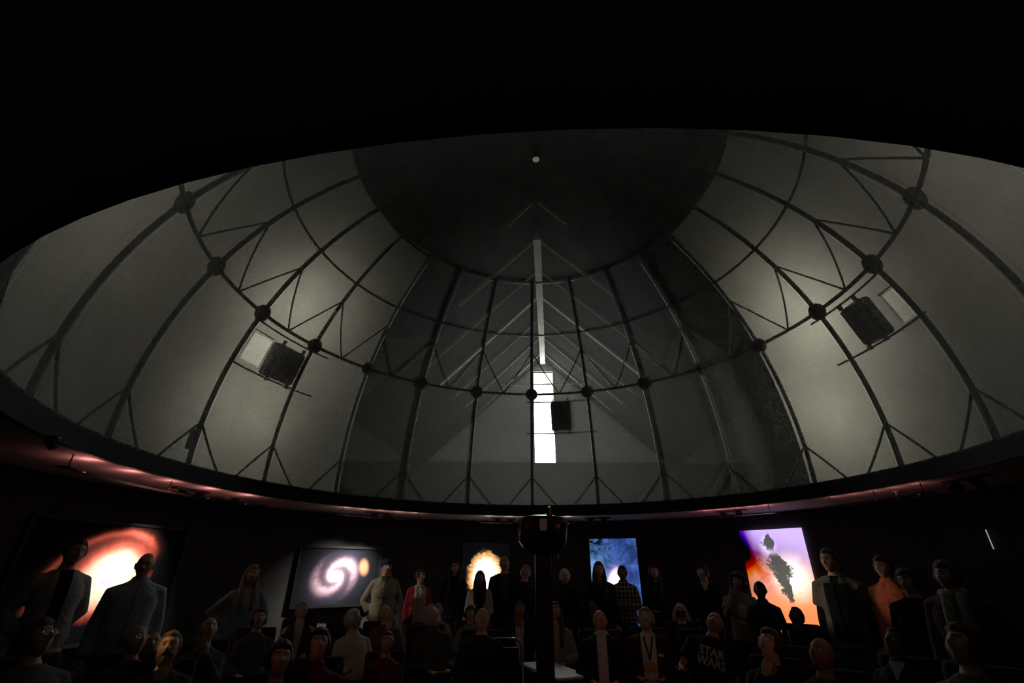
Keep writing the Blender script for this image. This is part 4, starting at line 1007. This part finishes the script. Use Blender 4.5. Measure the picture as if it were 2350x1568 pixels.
SEATED = [
 dict(px=(85, 1428), top=1.17, D=5.0, label='seated person with glinting glasses at the far left', skin=TAN, hair=hr('full', BR), head=(28, 14, 0), glasses=True, wear=[W_('coat', (.13, .13, .13), loose=.012)], yaw=15, build=1.1, scol=(.02, .01, .012)),
 dict(px=(316, 1438), label='dim seated person with glasses below the bald broad man', skin=TAN, hair=hr('thin', BR), head=(20, 8, 0), glasses=True, wear=[W_('sweater', (.12, .04, .05))], yaw=10),
 dict(px=(356, 1452), D=6.0, label='dim seated man between the glasses wearer and the lit bearded man', skin=TAN, hair=bald(), head=(0, 10, 0), wear=[W_('sweater', BLK)]),
 dict(px=(398, 1452), top=1.14, label='bearded man with a warmly lit face, seated at the left', skin=(.60, .36, .24), hair=[('short', (.16, .10, .05)), ('beard', (.22, .13, .07))], haircol=(.14, .08, .04), head=(-6, 6, 0), wear=[W_('jacket', (.055, .055, .055), pat='speckle', c2=(.10, .10, .10), loose=.01)], armR='chin'),
 dict(px=(483, 1420), label='dim bald person seated with a raised hand, left of centre', skin=TAN, hair=bald(), head=(10, 14, 0), wear=[W_('shirt', (.07, .09, .10))], armL='chin'),
 dict(px=(598, 1400), label='dim woman seated below the pale blue blouse', skin=LIGHT, hair=hr('full', BR), head=(8, 10, 0), wear=[W_('sweater', (.10, .10, .095))]),
 dict(px=(692, 1388), label='man seated looking up, dark vest over a pale shirt', skin=LIGHT, hair=hr('short', (.28, .25, .22)), head=(16, 26, 0), wear=[W_('shirt', (.52, .47, .42), loose=.008), W_('vest', (.05, .02, .025), sleeve=.2, open=(.01, .06))], extra=[]),
 dict(px=(648, 1475), label='dim dark-haired person seated low in front of the vest wearer', skin=TAN, hair=hr('full', DK), head=(10, 6, 0), wear=[W_('sweater', (.05, .055, .06))], top=1.12),
 dict(px=(735, 1448), label='dim person seated with a dark red hood left of the cream sweater', skin=TAN, hair=hr('full', DK), head=(6, 12, 0), wear=[W_('hooded_top', (.10, .015, .025), collar=True, loose=.01)]),
 dict(px=(808, 1402), label='white-haired person with glasses in a cream sweater', skin=LIGHT, hair=hr('full', (.72, .70, .66)), haircol=(.6, .6, .58), head=(34, 10, 0), glasses=True, wear=[W_('sweater', (.58, .52, .40), loose=.014, collar=True)], yaw=24, armR='rest'),
 dict(px=(880, 1390), label='balding man in a brown-red sweater, hand at his chin', skin=(.60, .36, .27), hair=hr('thin', (.45, .42, .4)), head=(30, 14, 0), wear=[W_('sweater', (.17, .06, .05), loose=.01)], armR='chin', yaw=18),
 dict(px=(890, 1452), label='small dim child with clasped hands in front of the balding man', skin=TAN, hair=hr('short', BR), head=(10, 8, 0), wear=[W_('top', (.12, .03, .06))], top=1.02, armL='hold', armR='hold'),
 dict(px=(985, 1395), top=1.17, label='man with glasses in a pale grey hood looking up', skin=LIGHT, hair=hr('hood', (.34, .35, .33)), head=(30, 20, 0), glasses=True, wear=[W_('coat', (.06, .065, .055), loose=.016, collar=True)], yaw=16),
 dict(px=(1005, 1385), D=8.4, label='dim person seated right behind the grey hood', skin=LIGHT, hair=hr('thin', (.3, .28, .26)), head=(20, 14, 0), wear=[W_('shirt', (.34, .33, .31))]),
 dict(px=(1080, 1394), D=8.2, label='dim woman seated behind the grey-haired man, below the pale cardigan', skin=TAN, hair=hr('full', DK), head=(0, 10, 0), wear=[W_('sweater', (.16, .17, .16))]),
 dict(px=(1107, 1402), top=1.18, label='grey-haired man with a large face in a dark sweater behind the folding chair', skin=(.55, .34, .26), hair=hr('short', (.42, .40, .37)), haircol=(.3, .28, .26), head=(0, 16, 0), build=1.1, wear=[W_('sweater', (.02, .022, .03), loose=.012)], armL='fold', armR='fold'),
 dict(px=(1192, 1384), D=7.6, label='dim man in a white shirt and dark jacket left of the projector column', skin=BROWN, hair=hr('short', DK), head=(8, 12, 0), wear=[W_('shirt', (.60, .58, .54)), W_('jacket', BLK, open=(.05, .06))], armL='chin'),
 dict(px=(1273, 1385), D=7.2, label='dim long-haired woman in a grey sweater right of the projector column', skin=TAN, hair=hr('long', BR), head=(0, 12, 0), wear=[W_('sweater', (.26, .25, .24), loose=.01)]),
 dict(px=(1362, 1374), D=8.6, label='dim bald person seated behind the red-faced man', skin=BROWN, hair=bald(), head=(4, 10, 0), wear=[W_('sweater', BLK)]),
 dict(px=(1374, 1404), top=1.17, label='red-faced balding man in a white shirt and open black jacket', skin=(.62, .27, .20), hair=hr('thin', (.35, .3, .28)), head=(10, 22, 0), wear=[W_('shirt', (.62, .62, .60), collar=True), W_('jacket', BLK, open=(.055, .055), loose=.01)], build=1.08, belly=.04),
 dict(px=(1482, 1400), top=1.18, label='bearded old man in a printed white T-shirt and maroon cardigan', skin=LIGHT, hair=[('full', (.30, .29, .27)), ('beard', (.42, .34, .24))], haircol=(.3, .28, .25), head=(-12, 18, 0), build=1.12, belly=.05, wear=[W_('tshirt', (.66, .64, .60)), W_('cardigan', (.07, .014, .022), open=(.075, .085), loose=.014)], extra=[dict(n='shirt_print', pts=[(.075, -.0, 1.08), (.075, 0, 1.11), (.07, 0, 1.14), (.04, 0, 1.16)], m=cloth((.55, .26, .06)), dk=.018), dict(n='lanyard', pts=[(.008, -.045, 1.42), (.008, -.032, 1.34), (.008, -.015, 1.26), (.008, 0, 1.18)], m=cloth(BLK), dk=.018), dict(n='lanyard', pts=[(.008, .05, 1.42), (.008, .035, 1.34), (.008, .016, 1.26), (.008, 0, 1.18)], m=cloth(BLK), dk=.018), strip('name_badge', paint('badge', (.7, .7, .7)), .03, .12, 1.22, 1.25)]),
 dict(px=(1558, 1385), D=7.6, label='man seated holding a small camera up to his face', skin=LIGHT, hair=hr('thin', (.25, .22, .2)), head=(14, 10, 0), wear=[W_('jacket', (.03, .03, .032), loose=.01)], armL='camera', armR='camera', camera=True),
 dict(px=(1643, 1410), top=1.16, D=6.3, label='person in a black T-shirt with pale block lettering', skin=(.48, .22, .16), hair=bald(), head=(-10, 24, 0), roll=15, armL='rest', armR='rest', wear=[W_('tshirt', BLK, sleeve=.5, loose=.014)], build=1.15, text=([('STAR', .235), ('WARS', .27)], 1.27, .085, paint('print_ink', (.46, .46, .36), .8))),
 dict(px=(1830, 1400), label='dark-skinned person with head thrown back in a cream top', skin=DARK, hair=hr('short', DK), head=(-18, 30, 0), wear=[W_('top', (.52, .47, .36), loose=.008)], yaw=-10),
 dict(px=(1770, 1450), label='woman in black, hand at her mouth, below the boy in navy', skin=LIGHT, hair=hr('full', BR), head=(-20, 18, 0), wear=[W_('top', BLK, loose=.008)], armR='chin', yaw=-12, glasses=True),
 dict(px=(1888, 1468), label='dim balding man seated low below the cream top', skin=BROWN, hair=hr('thin', BR), head=(-20, 16, 0), wear=[W_('sweater', (.09, .08, .065))], yaw=-15, build=1.1),
 dict(px=(1935, 1390), label='dim woman with glinting glasses below the smiling man', skin=TAN, hair=hr('full', BR), head=(-16, 10, 0), glasses=True, wear=[W_('sweater', (.08, .02, .025))], yaw=-15),
 dict(px=(2058, 1448), label='dim person with a white collar seated at the right', skin=BROWN, hair=hr('short', DK), head=(-20, 16, 0), wear=[W_('sweater', (.04, .035, .04), collar=True)], extra=[vneck(cloth((.45, .44, .42)), .06)], yaw=-18),
 dict(px=(2212, 1440), D=4.6, label='dim person in a green-grey top seated at the far right', skin=TAN, hair=hr('full', BR), head=(-20, 12, 0), wear=[W_('top', (.10, .10, .06))], yaw=-20),
]
for sp in STAND: sp.setdefault('group', 'people standing along the wall')
for sp in SEATED: sp.setdefault('group', 'people seated under the dome'); sp['sit'] = True
WHO = ['far-left person with glinting glasses', 'dim glasses wearer below the bald broad man', 'dim man left of the lit bearded man', 'bearded man with the lit face', 'bald person with a raised hand', 'dim woman below the pale blue blouse', 'man in the dark vest', 'dark-haired person in front of the vest wearer', 'person with the dark red hood', 'white-haired person in the cream sweater', 'man with his hand at his chin', 'small child with clasped hands', 'man in the pale grey hood', 'dim person behind the grey hood', 'woman behind the grey-haired man', 'grey-haired man behind the folding chair', 'man in white shirt left of the projector', 'long-haired woman right of the projector', 'bald person behind the red-faced man', 'red-faced man in the white shirt', 'bearded old man in the maroon cardigan', 'man holding a camera', 'person in the lettered black T-shirt', 'person with head thrown back', 'woman with her hand at her mouth', 'dim balding man low at the right', 'dim woman below the smiling man', 'person with the white collar', 'far-right person in the green-grey top']
for sp, w_ in zip(SEATED, WHO): sp['who'] = w_
for sp in STAND: person(sp)
for sp in SEATED:
    person(sp); Mup, Mh, arms, s_, base, rz, D = sp['_M']
    seat(base, rz, 'dark padded seat under the ' + sp['who'], s_, sp.get('scol', (.035, .012, .016)))
for (x, y, D, lab) in ((788, 1416, 8.3, 'empty dark padded seat below the spiral galaxy print'), (1862, 1437, 7.1, 'empty dark padded seat right of the person in the cream top'), (1812, 1476, 5.4, 'empty dark padded seat right of the woman with her hand at her mouth')):
    p = at_D(x, y, D); rz = -math.atan2(p.x, p.y); s_ = p.z/1.02
    seat(Vector((p.x, p.y, 0))-Matrix.Rotation(rz, 3, 'Z') @ Vector((0, .42*s_, 0)), rz, lab, s_)

# evaluate all remeshed garments and bodies in one go
dg = bpy.context.evaluated_depsgraph_get()
for o, cb in JOBS:
    me = bpy.data.meshes.new_from_object(o.evaluated_get(dg)); V, F = np_mesh(me); bpy.data.meshes.remove(me); cb(V.tolist(), F)
for o, cb in JOBS: bpy.data.objects.remove(o)

# things people hold
for sp in SEATED:
    if sp.get('camera'):
        Mup, Mh, arms, s_, base, rz, D = sp['_M']
        mid = (arms[1][2]+arms[-1][2])/2+Vector((0, -.03, .07)); R = Matrix.Rotation(rz, 4, 'Z')
        c = empty('compact_camera', base + R @ (mid*s_), rz); tag(c, 'small dark camera held up by the seated man', 'camera')
        MB().rbox((0, 0, 0), (.055, .018, .034), .01).build('camera_body', M_BLACKGLOSS, c)
        MB().cyl((0, 0, 0), .022, .03, 16, Matrix.Translation((.008, -.03, 0)) @ Matrix.Rotation(math.pi/2, 4, 'X')).build('lens', M_CHROME, c)
sp = STAND[12]; Mup, Mh, arms, s_, base, rz, D = sp['_M']
c = empty('phone', base + Matrix.Rotation(rz, 4, 'Z') @ ((arms[-1][2]+Vector((.02, -.05, .0)))*s_), rz); tag(c, 'small phone held by the long-haired woman right of the blue starfield', 'phone')
MB().rbox((0, 0, 0), (.035, .005, .07), .005, Matrix.Rotation(.5, 4, 'X')).build('case', M_BLACK, c); MB().box((0, -.0056, 0), (.030, .001, .060), Matrix.Rotation(.5, 4, 'X')).build('screen_glass', M_BLACKGLOSS, c)

# small spotlights added on the ceiling to brighten three people
def added_fill_spot(sp, zoff, loc, power, cone, col, label):
    Mup, Mh, arms, s_, base, rz, D = sp['_M']
    hw = base + Matrix.Rotation(rz, 4, 'Z') @ (s_*(Mh @ Vector((0, 0, 0)))) + Vector((0, 0, zoff))
    rp = Vector((loc[0], loc[1], CEIL)); t = empty('added_spot', rp); tag(t, label, 'spotlight', 'small added fill spotlights on the ceiling')
    c = Vector((0, 0, -.06)); dd = (hw-rp-c).normalized(); Mq = dd.to_track_quat('-Z', 'Y').to_matrix().to_4x4(); Mq.translation = c
    MB().cyl((0, 0, 0), .03, .09, 14, Mq).build('lamp_can', M_BLACK, t); MB().cyl((0, 0, -.008), .05, .016, 16).build('mount', M_BLACK, t); MB().tube([(0, 0, -.01), (0, 0, -.06)], .01).build('stem', M_BLACK, t)
    l = lamp('added_spot_lamp', 'SPOT', dd*.06+c, power, col, None, .012, cone, .6, t); l.rotation_euler = dd.to_track_quat('-Z', 'Y').to_euler()
b4 = SEATED[3]['_M'][4]
added_fill_spot(SEATED[3], 0, (b4.x-1.35, b4.y-.2), 48, 9, (1, .60, .30), 'small warm fill spotlight added on the ceiling, aimed at the bearded man')
added_fill_spot(STAND[3], -.25, (-4.3, 7.6), 70, 24, (1, .86, .66), 'small fill spotlight added on the ceiling, aimed at the man in the beanie')
added_fill_spot(STAND[16], -.22, (-4.7, 7.4), 560, 7.0, (1, .80, .55), 'small fill spotlight added on the left ceiling, aimed across at the smiling man')
